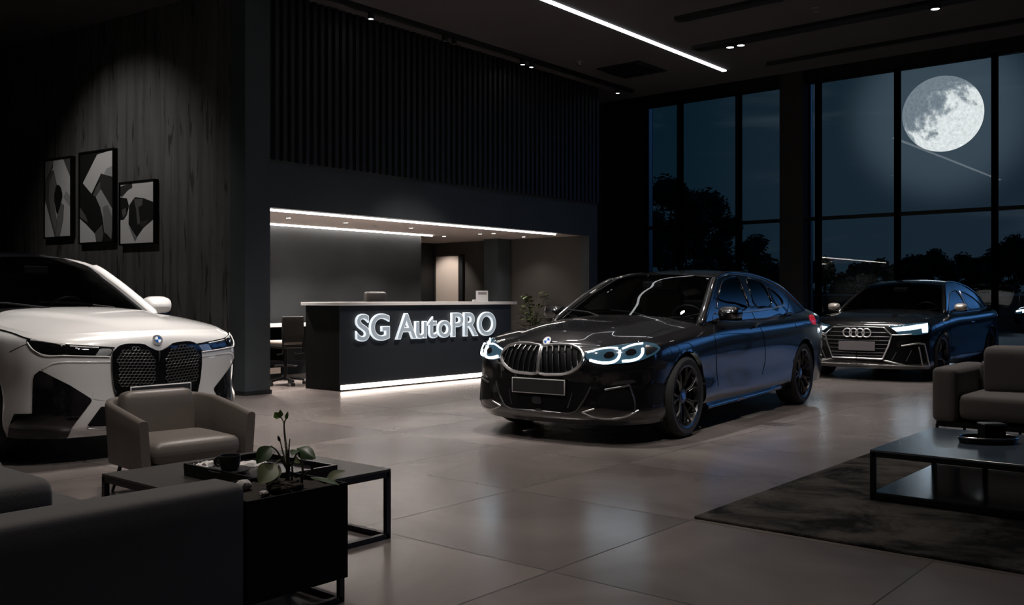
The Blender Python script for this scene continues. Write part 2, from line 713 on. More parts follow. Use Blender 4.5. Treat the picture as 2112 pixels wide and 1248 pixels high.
        prof += [(R, w / 2 - .05), (R * .975, w / 2 - .02), (R * .9, w / 2), (ro + .012, w / 2 - .006), (ro - .004, w / 2 - .014), (ro - .012, w / 2 - .05)]
        tyre = MB().lathe(prof, 64, M=Ry, cap=False).build('wheel', M['tyre'], None, smooth=45)
        mb = MB()
        mb.lathe([(ro - .012, -w / 2 + .03), (ro - .03, -.05), (ro - .03, w / 2 - .06), (ro - .012, w / 2 - .03), (ro - .001, w / 2 - .012), (ro + .004, w / 2 - .006), (ro - .014, w / 2 - .012), (ro - .022, w / 2 - .03)], 64, M=Ry, cap=False)
        mb.lathe([(0.0, .03), (.075, .03), (.075, .062), (.06, .075), (0, .078)], 32, M=Ry)
        for i in range(n_sp):
            a0 = 2 * PI * i / n_sp
            for j in ((-1, 1) if twin else (0,)):
                a1 = a0 + j * 0.20
                ah = a0 + j * 0.10
                p0 = Vector((.06 * math.cos(ah), 0.062, .06 * math.sin(ah)))
                p1 = Vector((ro * .6 * math.cos(a0 + j * .09), 0.088, ro * .6 * math.sin(a0 + j * .09)))
                p2 = Vector(((ro - .012) * math.cos(a1), 0.094, (ro - .012) * math.sin(a1)))
                P = curve([p0, p1, p2], 7)
                mb.tube(P, 0.011, 4, r2=0.010, up=(0, 1, 0))
                mb.cur = 1
                mb.tube([p + Vector((0, .012, 0)) for p in P[1:]], 0.0028, 4)
                mb.cur = 0
        rim = mb.build('rim', [M['rim'], m_darkchrome], tyre, smooth=25)
        MB().lathe([(0, -.045), (.16, -.045), (.16, -.02), (0, -.02)], 40, M=Ry).build('brake_disc', M['steel'], tyre)
        MB().lathe([(0, .077), (.032, .077), (.030, .083), (0, .084)], 24, M=Ry).build('hub_cap', M['cap'], tyre)
        yc = (sp['track'] / 2) * S[1]
        first = True
        for x in (0, -sp['wheelbase'] * S[0]):
            for sg in (1, -1):
                o = tyre if first else copy_tree(tyre, s.root)
                first = False
                o.parent = s.root
                o.location = (x, sg * yc, R)
                o.rotation_euler = (0, 0.3 * x, 0) if sg > 0 else (0, 0.2, PI)

    def mirrors(s, c, half, m, base_m, tilt=0):
        for sg in (1, -1):
            mb = MB().cushion((0, 0, 0), half, min(half) * .85, bulge=(.02, 0, .01))
            o = mb.build('side_mirror', m, s.root, loc=(c[0] * s.S[0], sg * c[1] * s.S[1], c[2] * s.S[2]))
            b = MB()
            b.tube([Vector((-.01, -sg * half[1] * .6, -half[2] * .7)), Vector((0.02, -sg * (half[1] + .06), -half[2] - .03))], 0.022, 8, r2=.03)
            b.box((-half[0] * .8, -half[1] * .85, -half[2] - .012), (half[0] * .6, half[1] * .85, -half[2] * .75))
            b.build('mirror_foot', base_m, o)

    def tail(s, sg, s0, s1, v0, v1):
        i0, i1, j0, j1 = int(s0 * s.n), int(s1 * s.n), int(v0 * 8), int(v1 * 8) + 1
        top = [[Vector((p[0] - .010, sg * (p[1] + .008), p[2])) for p in s.W[i, j0:j1 + 1]] for i in range(i0, i1 + 1)]
        low = [[Vector((p[0] + .012, sg * (p[1] - .012), p[2])) for p in s.W[i, j0:j1 + 1]] for i in range(i0, i1 + 1)]
        ring = lambda G: [r[0] for r in G] + G[-1][1:] + [r[-1] for r in reversed(G[:-1])] + G[0][-2:0:-1]
        mb = MB().grid(top)
        a, b = ring(top), ring(low)
        mb.grid([a + [a[0]], b + [b[0]]])
        return mb.build('tail_light', m_red_off, s.root, smooth=60)

    def plate(s, px, py, wdt, hgt, m_face, m_edge, proud=0.02):
        p, n = s.hit(px, py)
        p = Vector((p.x + proud, 0, p.z))
        o = MB().box((-.01, -wdt / 2, -hgt / 2), (0, wdt / 2, hgt / 2)).build('license_plate', m_edge, s.root, bevel=.002, loc=p)
        MB().box((-.002, -wdt / 2 + .007, -hgt / 2 + .007), (.0015, wdt / 2 - .007, hgt / 2 - .007)).build('plate_face', m_face, o)
        return o
# ------------------------------------------------------------------ car materials
m_black_paint = mat('black_metallic_paint', (0.008, 0.0073, 0.0083), 0.34, 0.6, 1.0)
m_navy_paint = mat('dark_coupe_paint', (0.009, 0.008, 0.008), 0.34, 0.6, 1.0)
m_white_paint = mat('pearl_white_paint', (0.60, 0.585, 0.57), 0.35, 0.1, 1.0)
for _m in (m_black_paint, m_navy_paint):
    _m.node_tree.nodes['Principled BSDF'].inputs['Coat IOR'].default_value = 1.75
m_gloss = mat('gloss_black', (0.004, 0.004, 0.005), 0.08, 0, 0.5)
m_plastic = mat('black_plastic', (0.006, 0.006, 0.007), 0.55, spec=.25)
m_dark = mat('intake_black', (0.003, 0.003, 0.0035), 0.6, spec=.12)
m_tyre = mat('tyre_rubber', (0.012, 0.012, 0.012), 0.75, bump=(60, .2, (1, 1, 1)))
m_rim = mat('dark_alloy', (0.008, 0.008, 0.009), 0.3, 0.0, .3)
m_steel = mat('brake_steel', (0.012, 0.012, 0.012), 0.5, 0.3)
m_chrome = mat('chrome', (0.85, 0.85, 0.86), 0.28, 1.0)
m_satin = mat('satin_metal', (0.60, 0.59, 0.58), 0.36, 1.0)
m_darkchrome = mat('dark_chrome', (0.22, 0.22, 0.23), 0.32, 1.0)
m_cap_blue = mat('blue_enamel', (0.02, 0.10, 0.35), 0.15, 0, .5)
m_cap_white = mat('white_enamel', (0.8, 0.85, 0.9), 0.15, 0, .5)
m_cabin = mat('cabin_trim', (0.035, 0.034, 0.032), 0.6)
m_seat = mat('cabin_leather', (0.10, 0.098, 0.09), 0.5)
m_seat_d = mat('dark_cabin_leather', (0.02, 0.02, 0.02), 0.5)
m_ws = pane_mat('windscreen', (0.55, 0.58, 0.58), 1.5)
m_ws_d = pane_mat('dark_windscreen', (0.22, 0.23, 0.24), 1.5)
m_tint = pane_mat('tinted_side_window', (0.12, 0.14, 0.16), 1.9)
m_drl = mat('daytime_light', (0.8, 0.9, 1), 0.3, emit=(0.72, 0.88, 1.0), estr=8.0)
m_lens_lit = mat('lit_lamp_lens', (0.02, 0.035, 0.045), 0.1, 0, .5, emit=(0.08, 0.24, 0.38), estr=0.17)
m_lens = mat('lamp_lens', (0.006, 0.006, 0.007), 0.06, 0, .6)
m_red = mat('red_lamp', (0.35, 0.01, 0.015), 0.15, 0, .6, emit=(0.9, 0.03, 0.06), estr=0.35)
m_red_off = mat('unlit_red_lamp', (0.10, 0.004, 0.006), 0.2, 0, .4)
m_plate_dark = mat('dark_plate', (0.018, 0.018, 0.019), 0.4)
m_plate_grey = mat('grey_plate', (0.20, 0.18, 0.19), 0.5)
m_honey = mat('honeycomb_metal', (0.10, 0.10, 0.10), 0.45, 0.8)
m_white_edge = mat('white_plate_edge', (0.55, 0.54, 0.53), 0.4)

Z19 = [0.0] * 19


def lerp_list(*kv):
    xs = [k for k, _ in kv]
    ys = [v for _, v in kv]
    return [float(np.interp(i, xs, ys)) for i in range(19)]


def roundel(car, px, py, r, proud=0.012):
    p, n = car.hit(px, py)
    n = Vector((n.x, 0, n.z)).normalized()
    p = Vector((p.x, 0, p.z)) + n * proud
    q = n.to_track_quat('Z', 'Y').to_matrix().to_4x4()
    Mx = Matrix.Translation(p) @ q
    mb = MB()
    mb.lathe([(0, -.02), (r, -.02), (r, 0), (r * .92, .006), (r * .66, .006), (r * .62, .003), (0, .003)], 40, M=Mx)
    o = mb.build('hood_emblem', m_chrome, car.root)
    for k in range(4):
        a = [(0, 0)] + [(r * .6 * math.cos(t), r * .6 * math.sin(t)) for t in np.linspace(k * PI / 2, (k + 1) * PI / 2, 10)]
        MB().prism(a, .004, M=Mx @ Matrix.Translation((0, 0, .002))).build('emblem_quarter', m_cap_white if k % 2 else m_cap_blue, o)
    return o


# ---------------- black sedan
def c1(*p): return [(970 + x / 4.993, 640 + y / 4.993) for x, y in p]
def c2(*p): return [(1320 + x / 5.2, 540 + y / 5.2) for x, y in p]
def c3(*p): return [(1320 + x / 5.28, 700 + y / 5.28) for x, y in p]


def sedan_hood(x, y, q):
    k = min(max((0.80 - x) / 0.9, 0), 1)
    yc = 0.36 + 0.20 * k
    t = min(max((yc + .05 - y) / 0.13, 0), 1)
    t = t * t * (3 - 2 * t)
    e = 1 - q ** 6
    return 0.016 * t * e * (1 - .45 * k) * min(max((.74 - x) / .2, 0), 1)


sedan_spec = dict(
    name='sedan', label='glossy black four-door sedan with lit headlights parked in the middle of the showroom',
    at=(0.748, 8.468), heading=234.84, ground=0.0, scale=(1.031, 0.986, 1.026 * .985), half=0.93,
    base=[(.875, 0), (.865, .28), (.825, .52), (.735, .70), (.60, .82), (.42, .885), (.20, .918), (0, .928), (-.40, .932), (-.85, .93), (-1.5, .93), (-2.1, .93), (-2.6, .933), (-2.975, .935), (-3.35, .925), (-3.65, .895), (-3.88, .82), (-4.02, .55), (-4.08, 0)],
    levels=[
        (lerp_list((0, .155), (5, .165), (7, .2), (9, .20), (13, .2), (15, .22), (18, .24)), lerp_list((0, -.05), (3, -.05), (5, 0), (15, 0), (18, .04)), lerp_list((0, 0), (3, .03), (5, .05), (8, .10), (12, .10), (14, .06), (18, 0))),
        (lerp_list((0, .25), (5, .26), (8, .30), (13, .3), (18, .34)), lerp_list((0, .01), (3, .01), (5, 0), (18, 0)), lerp_list((0, 0), (5, .005), (8, .015), (9, 0.036), (12, .034), (14, .03), (18, 0))),
        (lerp_list((0, .46), (5, .47), (8, .50), (13, .5), (18, .55)), lerp_list((0, 0), (18, 0)), lerp_list((0, 0), (4, .01), (6, .015), (7, .015), (9, .028), (11, .026), (13, .005), (18, 0))),
        (lerp_list((0, .63), (4, .64), (7, .66), (13, .72), (18, .76)), lerp_list((0, -.005), (18, 0)), lerp_list((0, 0), (7, 0), (9, .008), (13, 0), (18, 0))),
        (lerp_list((0, .755), (3, .76), (5, .785), (7, .81), (9, .86), (12, .90), (15, .94), (18, .95)), lerp_list((0, -.045), (3, -.06), (5, -.03), (7, 0), (15, 0), (18, .02)), lerp_list((0, 0), (2, 0), (4, .02), (6, .03), (9, .03), (13, .02), (15, .03), (18, 0))),
        (lerp_list((0, .80), (3, .80), (5, .845), (7, .885), (8, .925), (9, .95), (11, .965), (13, .995), (15, 1.035), (18, 1.06)), lerp_list((0, -.115), (3, -.14), (5, -.06), (7, 0), (15, 0), (16, .03), (18, .06)), lerp_list((0, 0), (2, .02), (4, .10), (6, .13), (9, .138), (13, .16), (14, .19), (15, .20), (16, .18), (18, 0)))],
    hood_range=(0, 9), trunk_range=(14, 18), belt_range=(7, 16),
    hood_line=[(.78, .805), (.6, .865), (.3, .925), (0, .965), (-.4, 1.0), (-.6, 1.005), (-.9, .99)], hood_shape=sedan_hood,
    trunk_line=[(-3.2, 1.09), (-3.5, 1.10), (-3.8, 1.10), (-4.03, 1.075)],
    tumble=(.33, .45),
    rail=[(-.52, .95), (-.78, 1.09), (-1.06, 1.245), (-1.34, 1.36), (-1.72, 1.42), (-2.2, 1.425), (-2.62, 1.385), (-2.98, 1.285), (-3.30, 1.15), (-3.58, 1.04)],
    centre=[(-.40, .985), (-.68, 1.13), (-.96, 1.28), (-1.26, 1.405), (-1.72, 1.462), (-2.2, 1.468), (-2.64, 1.43), (-3.0, 1.325), (-3.32, 1.19), (-3.58, 1.09)],
    glass_t=(3, 6.2), pillar=.042, wheel_r=.347, arch_r=.382, wheelbase=2.975, track=1.60, mid=(1330, 720),
    windows=[[(1475, 644), (1481, 607), (1489, 580), (1500, 572), (1521, 570), (1534, 601), (1549, 639)],
             [(1535, 572), (1556, 576), (1573, 585), (1596, 632), (1556, 638)],
             [(1578, 588), (1600, 604), (1614, 620), (1615, 629), (1600, 632)]],
    cabin=(-1.75, .56), mirror_in=(-1.12, 1.30),
    mats=dict(paint=m_black_paint, roof=m_black_paint, plastic=m_plastic, trim=m_gloss, windshield=m_ws, glass=m_tint, side_glass=m_tint, tyre=m_tyre, rim=m_rim, steel=m_steel, cap=m_cap_blue, cabin=m_cabin, seat=m_seat))


def build_sedan():
    s = Car(sedan_spec)
    # headlights
    hl = c1((1185, 432), (1330, 395), (1500, 368), (1700, 343), (1780, 333), (1895, 345), (1962, 393), (1900, 452), (1760, 518), (1600, 548), (1400, 560), (1330, 543), (1200, 515))
    L = s.patch('headlight', hl, m_lens_lit, .008, .02, 3)
    for pts, r_ in ((c1((1235, 517), (1335, 541), (1400, 545), (1470, 535), (1515, 508), (1535, 470), (1538, 425)), .010),
                    (c1((1562, 528), (1680, 514), (1735, 490), (1765, 450), (1770, 400)), .010),
                    (c1((1212, 440), (1345, 405), (1430, 395), (1520, 398)), .005), (c1((1565, 405), (1640, 378), (1700, 362), (1775, 352)), .006)):
        P = s.path(pts, .012, 3)
        for h, sg in zip(L, (1, -1)):
            MB().tube([Vector((p.x, sg * p.y, p.z)) for p in P], r_, 8).build('daytime_light', m_drl, h)
    for q in (c1((1370, 470), (1410, 435), (1470, 435), (1490, 470), (1450, 500), (1390, 500)), c1((1590, 440), (1640, 405), (1695, 410), (1710, 445), (1670, 470), (1610, 470))):
        a = s.patch('projector_lens', q, m_lens, .014, .004, 2, rnd=2)
        for o, h in zip(a, L): o.parent = h
    a = s.patch('lamp_reflector', c1((1790, 365), (1870, 375), (1930, 398), (1880, 440), (1800, 475)), m_darkchrome, .010, .004, 2)
    for o, h in zip(a, L): o.parent = h
    # twin grille
    kd = c1((688, 425), (700, 405), (760, 383), (900, 372), (1050, 380), (1125, 405), (1165, 445), (1172, 520), (1120, 590), (1040, 640), (960, 662), (740, 660), (700, 610), (684, 520))
    s.gap = .008
    Gp = s.patch('grille', kd, m_dark, .010, .012, 3, rnd=1)
    for o, sg in zip(Gp, (1, -1)): pass
    ring = s.path(round_poly(kd, 1), .022, 4, True, False)
    bars = [s.path([(970 + x0 / 4.993, 640 + 385 / 4.993), (970 + (x0 + 2) / 4.993, 640 + 520 / 4.993), (970 + (x0 + 8) / 4.993, 640 + y1 / 4.993)], .020, 4) for x0, y1 in ((750, 650), (806, 652), (864, 654), (926, 654), (990, 645), (1052, 622), (1110, 590))]
    for o, sg in zip(Gp, (1, -1)):
        MB().tube([Vector((p.x, sg * p.y, p.z)) for p in ring], .014, 8, closed=True).build('grille_frame', m_chrome, o)
        for b in bars:
            mb = MB().tube([Vector((p.x, sg * p.y, p.z)) for p in b], .0065, 6)
            mb.cur = 1
            mb.tube([Vector((p.x + .007, sg * p.y, p.z)) for p in b[:max(2, len(b) // 4)]], .0045, 6)
            mb.tube([Vector((p.x + .0085, sg * p.y, p.z)) for p in b[len(b) // 4:]], .0012, 4)
            mb.build('grille_bar', [m_gloss, m_satin], o)
    s.gap = 0.0
    roundel(s, 1113, 704, .041)
    # bumper
    s.patch('lower_grille', c1((400, 700), (1235, 745), (1245, 790), (1185, 910), (1095, 1040), (1030, 1050), (700, 1035)), m_dark, .004, .012, 4)
    s.patch('bumper_intake', c1((1385, 830), (1635, 790), (1690, 1005), (1650, 1045), (1320, 1000), (1295, 930)), m_dark, .005, .012, 4)
    s.line('bumper_trim', [c1((1150, 1052), (1310, 1105), (1450, 1112), (1600, 1092), (1728, 1030)), c1((1280, 1015), (1155, 1050))], m_satin, .007, .008)
    s.line('intake_trim', [c1((1385, 822), (1500, 800), (1600, 782), (1640, 770)), c1((1640, 775), (1690, 1015), (1680, 1045))], m_darkchrome, .010, .004)
    s.line('front_lip', [c1((700, 1035), (860, 1048), (1040, 1056), (1090, 1040), (1140, 975), (1185, 905), (1240, 790))], m_darkchrome, .008, .008)
    s.line('bumper_fin', [c1((1050, 850), (1030, 930), (1005, 1005))], m_darkchrome, .006, .006)
    s.patch('fog_trim', c1((1445, 765), (1500, 735), (1660, 715), (1700, 725), (1690, 750), (1460, 775)), m_darkchrome, .006, .006, 3)
    s.patch('radar_panel', c1((640, 885), (735, 890), (740, 965), (645, 960)), m_plate_dark, .012, .012, 3, mirror=False)
    s.plate(1100, 795, .52, .125, m_plate_dark, m_white_edge, .03)
    # flanks
    s.line('panel_gap', [[(1469, 652), (1473, 685), (1477, 713), (1478, 745), (1479, 775), (1482, 796)],
                         [(1551, 645), (1563, 668), (1575, 690), (1578, 715), (1578, 745), (1572, 772)],
                         [(1618, 634), (1634, 655), (1643, 676)]], m_dark, .0035, 0)
    s.line('hood_gap', [c1((1735, 330), (1860, 250), (1970, 205), (2060, 185)) + c2((270, 625), (480, 590), (640, 555))], m_dark, .003, 0)
    s.line('window_trim', [[(1474, 647), (1500, 646), (1549, 643), (1590, 637), (1618, 630)]], m_chrome, .007, .006)
    for q in ([(1552, 676), (1562, 670), (1574, 666)], [(1618, 652), (1625, 650), (1631, 649)]):
        s.line('door_handle', [q], m_black_paint, .014, .018, step=3)
    s.line('side_skirt', [[(1455, 838), (1500, 826), (1560, 811), (1606, 797)]], m_black_paint, .024, .012)
    a = s.patch('tail_light', [(1667, 650), (1677, 650), (1682, 662), (1681, 671), (1674, 666)], m_red, .008, .01, 2)
    s.wheels(7)
    s.mirrors((-.80, .965, 1.03), (.085, .10, .055), m_black_paint, m_gloss)
    for sg in (1, -1):
        y0 = .35 if sg > 0 else -.15
        mb = MB().tube([Vector((-.42, y0, .995)), Vector((-.55, y0 - .25, 1.045)), Vector((-.66, y0 - .55, 1.065))], .008, 6)
        mb.build('wiper', m_plastic, s.root)
    return s


# ---------------- white suv
def d4(*p): return [(x / 3.9, 640 + y / 3.9) for x, y in p]
def d5(*p): return [(210 + x / 4.8, 640 + y / 4.8) for x, y in p]


def suv_hood(x, y, q):
    k = min(max((0.80 - x) / 1.0, 0), 1)
    yc = 0.16 + 0.42 * k
    t = min(max((yc + .06 - y) / 0.12, 0), 1)
    t = t * t * (3 - 2 * t)
    f = min(max((.76 - x) / .30, 0), 1)
    return 0.014 * t * (1 - q ** 6) * f * f * (3 - 2 * f)


suv_spec = dict(
    name='suv', label='pearl white electric SUV with tall twin honeycomb grille parked below the framed pictures',
    at=(-3.328, 7.531), heading=-37.29, ground=0.0, scale=(0.996, 0.96, 0.951), half=0.985,
    base=[(.865, 0), (.86, .30), (.83, .54), (.76, .74), (.64, .87), (.45, .94), (.22, .968), (0, .98), (-.45, .975), (-.9, .965), (-1.5, .965), (-2.1, .97), (-2.6, .98), (-3.0, .985), (-3.35, .965), (-3.6, .92), (-3.78, .82), (-3.86, .5), (-3.89, 0)],
    levels=[
        (lerp_list((0, .20), (5, .21), (8, .25), (13, .25), (18, .3)), lerp_list((0, -.07), (4, -.06), (6, 0), (18, 0.03)), lerp_list((0, 0), (4, .03), (8, .08), (12, .08), (18, 0))),
        (lerp_list((0, .32), (5, .33), (8, .38), (18, .42)), lerp_list((0, 0), (18, 0)), lerp_list((0, 0), (8, .0), (18, 0))),
        (lerp_list((0, .56), (5, .58), (8, .60), (18, .65)), lerp_list((0, 0), (18, 0)), lerp_list((0, 0), (9, .02), (11, .02), (13, 0), (18, 0))),
        (lerp_list((0, .78), (5, .79), (8, .82), (18, .88)), lerp_list((0, 0), (18, 0)), lerp_list((0, 0), (18, 0))),
        (lerp_list((0, .92), (3, .915), (5, .93), (8, .97), (12, 1.0), (18, 1.05)), lerp_list((0, -.02), (4, -.04), (6, 0), (18, .02)), lerp_list((0, 0), (3, .01), (5, .03), (9, .03), (18, 0))),
        (lerp_list((0, .985), (3, .975), (4, .98), (6, 1.03), (8, 1.075), (9, 1.09), (12, 1.12), (15, 1.15), (18, 1.15)), lerp_list((0, -.08), (3, -.12), (5, -.07), (7, 0), (15, 0), (18, .08)), lerp_list((0, 0), (3, .05), (5, .11), (7, .13), (9, .135), (13, .15), (15, .16), (18, 0)))],
    hood_range=(0, 9), trunk_range=(15, 18), belt_range=(7, 16),
    hood_line=[(.785, .985), (.6, 1.045), (.3, 1.095), (0, 1.13), (-.3, 1.15), (-.6, 1.155), (-.95, 1.13)], hood_shape=suv_hood,
    trunk_line=[(-3.5, 1.2), (-3.9, 1.17)],
    tumble=(.25, .35),
    rail=[(-.48, 1.08), (-.72, 1.24), (-.96, 1.40), (-1.22, 1.54), (-1.65, 1.615), (-2.2, 1.625), (-2.8, 1.59), (-3.2, 1.51), (-3.52, 1.36), (-3.72, 1.16)],
    centre=[(-.26, 1.125), (-.52, 1.29), (-.80, 1.455), (-1.10, 1.62), (-1.6, 1.685), (-2.2, 1.695), (-2.8, 1.66), (-3.25, 1.57), (-3.58, 1.41), (-3.78, 1.2)],
    glass_t=(3, 7.2), pillar=.05, wheel_r=.375, arch_r=.405, wheelbase=3.0, track=1.66, mid=(250, 740),
    win_px=False, windows=[[(-.85, 1.13), (-1.45, 1.13), (-1.55, 1.50), (-1.28, 1.50), (-1.05, 1.40)], [(-1.62, 1.14), (-2.55, 1.16), (-2.65, 1.52), (-1.70, 1.55)], [(-2.72, 1.2), (-3.2, 1.24), (-3.12, 1.45), (-2.80, 1.50)]],
    cabin=(-1.75, .66), mirror_in=(-1.02, 1.50),
    mats=dict(paint=m_white_paint, roof=m_gloss, pillar=m_white_paint, frame=m_gloss, plastic=m_plastic, trim=m_gloss, windshield=m_ws_d, glass=m_tint, side_glass=m_tint, tyre=m_tyre, rim=m_rim, steel=m_steel, cap=m_cap_blue, cabin=m_cabin, seat=m_seat_d))


def build_suv():
    s = Car(suv_spec)
    hl = d4((205, 228), (330, 252), (540, 280), (780, 295), (918, 305), (880, 378), (530, 370), (320, 353), (255, 308))
    L = s.patch('headlight', hl, m_lens, .006, .02, 3, rnd=1)
    for nm, q, m in (('lamp_housing', d4((330, 280), (525, 290), (522, 350), (345, 345)), m_gloss), ('lamp_housing', d4((552, 300), (770, 320), (760, 360), (552, 358)), m_gloss),
                     ('lamp_reflector', d4((800, 310), (905, 312), (875, 368), (760, 366), (780, 345)), m_satin)):
        for o, h in zip(s.patch(nm, q, m, .012, .004, 3), L): o.parent = h
    ed = s.path(d4((225, 262), (262, 312), (325, 352), (530, 366), (880, 374)), .010, 4)
    ed2 = s.path(d4((250, 245), (390, 262), (525, 285)), .010, 4)
    ed3 = s.path(d4((560, 292), (700, 300), (790, 303)), .010, 4)
    for h, sg in zip(L, (1, -1)):
        for e in (ed, ed2, ed3):
            MB().tube([Vector((p.x, sg * p.y, p.z)) for p in e], .0045, 6).build('light_strip', m_white_edge, h)
    # tall twin grille
    kd = d5((556, 402), (520, 395), (460, 368), (400, 335), (230, 334), (150, 360), (105, 410), (90, 470), (92, 600), (108, 760), (150, 890), (185, 950), (350, 985), (560, 985))
    K = s.patch('grille', kd, m_gloss, .020, .012, 3, rnd=1)
    mesh = d5((148, 480), (165, 430), (220, 392), (330, 382), (420, 392), (470, 440), (497, 505), (497, 700), (490, 725), (200, 748), (160, 745))
    lobes = s.patch('grille_insert', mesh, m_dark, .024, .012, 3, rnd=1)
    hexes = []
    stp = 7.8
    j = 0
    y = 640 + 385 / 4.8
    while y < 640 + 745 / 4.8:
        x = 210 + 150 / 4.8 + (stp / 2 if j % 2 else 0)
        while x < 210 + 500 / 4.8:
            if inside((x, y), mesh):
                pts = [(x + stp * .56 * math.sin(k * PI / 3), y + stp * .50 * math.cos(k * PI / 3)) for k in range(6)]
                hexes.append([(lambda h: h[0] + h[1] * .030)(s.hit(*p)) for p in pts])
            x += stp
        y += stp * .78
        j += 1
    for o, l, sg in zip(K, lobes, (1, -1)):
        l.parent = o
        mb = MB()
        for h in hexes: mb.tube([Vector((p.x, sg * p.y, p.z)) for p in h], .0042, 4, closed=True)
        mb.build('honeycomb_mesh', m_honey, o)
    roundel(s, 316, 702, .040, .01)
    # black corner vents, lower intake, sill cladding
    s.patch('corner_vent', d4((318, 487), (335, 487), (420, 532), (560, 602), (728, 708), (736, 722), (733, 738), (580, 940), (525, 1062), (150, 1062), (60, 1062), (75, 940), (118, 834), (262, 831), (268, 560), (278, 520)), m_gloss, .006, .012, 4, rnd=0)
    s.patch('lower_intake', d4((812, 777), (945, 768), (1240, 768), (1240, 928), (940, 928), (715, 934), (706, 922)), m_dark, .006, .012, 4, rnd=0)
    s.line('lip_trim', [d4((706, 948), (820, 952), (930, 945), (1240, 945))], m_satin, .008, .008)
    s.line('hood_gap', [d4((0, 157), (100, 185), (205, 224), (330, 250), (540, 278), (780, 293), (920, 303))], m_dark, .005, .002)
    s.line('bumper_gap', [d4((80, 335), (140, 305), (215, 272))], m_dark, .003, 0)
    s.line('bumper_crease', [d4((345, 470), (420, 430), (520, 418), (700, 418), (885, 416))], m_white_paint, .008, 0)
    s.patch('tow_cover', d4((745, 658), (850, 655), (852, 730), (748, 715)), m_white_paint, .0025, .004, 3, mirror=False, rnd=0)
    p, n = s.hit(317, 800)
    pl = s.plate(318, 811, .50, .13, m_plate_dark, m_white_edge, .045)
    # side cladding and sills in gloss black
    for sg in (1, -1):
        G = []
        for i in range(8 * s.n, 13 * s.n, 3):
            P = s.W[i]
            G.append([Vector((P[k][0], sg * (P[k][1] + .006), P[k][2])) for k in (0, 3, 6, 8, 10)])
        MB().grid([r for r in G]).build('sill_cladding', m_gloss, s.root)
    for sg in (1, -1):
        x = [-.95, -2.05]
        for q in x:
            MB().cushion((q * 1.0 - .3, sg * .952 * .96, .96), (.11, .012, .016), .01).build('door_handle', m_white_paint, s.root)
        for q in (-.62, -1.58, -2.62):
            P = [Vector((q - (.12 if k < 2 else 0), sg * (np.interp(z, s.W[int(np.argmin(abs(s.W[:, 16, 0] - q)))][:, 2], s.W[int(np.argmin(abs(s.W[:, 16, 0] - q)))][:, 1])), z)) for k, z in enumerate((.45, .6, .75, .9, 1.02))]
            MB().tube(P, .003, 5).build('panel_gap', m_dark, s.root)
    for sg in (1, -1):
        s.tail(sg, 14.8, 17.2, 4.0, 4.35)
    s.wheels(5)
    s.mirrors((-.80, 1.06, 1.17), (.09, .13, .075), m_white_paint, m_gloss)
    for y0 in (.30, -.25):
        MB().tube([Vector((-.27, y0, 1.10)), Vector((-.45, y0 - .25, 1.14)), Vector((-.55, y0 - .5, 1.15))], .008, 6).build('wiper', m_plastic, s.root)
    return s


# ---------------- dark coupe
def e7(*p): return [(1660 + x / 7.04, 640 + y / 7.04) for x, y in p]
def e3(*p): return [(1640 + x / 4.475, 540 + y / 4.475) for x, y in p]


def coupe_hood(x, y, q):
    k = min(max((0.80 - x) / 1.1, 0), 1)
    yc = 0.50 + 0.12 * k
    t = min(max((yc + .05 - y) / 0.10, 0), 1)
    t = t * t * (3 - 2 * t)
    return 0.012 * t * (1 - q ** 6) * (1 - .5 * k) * min(max((.74 - x) / .2, 0), 1)


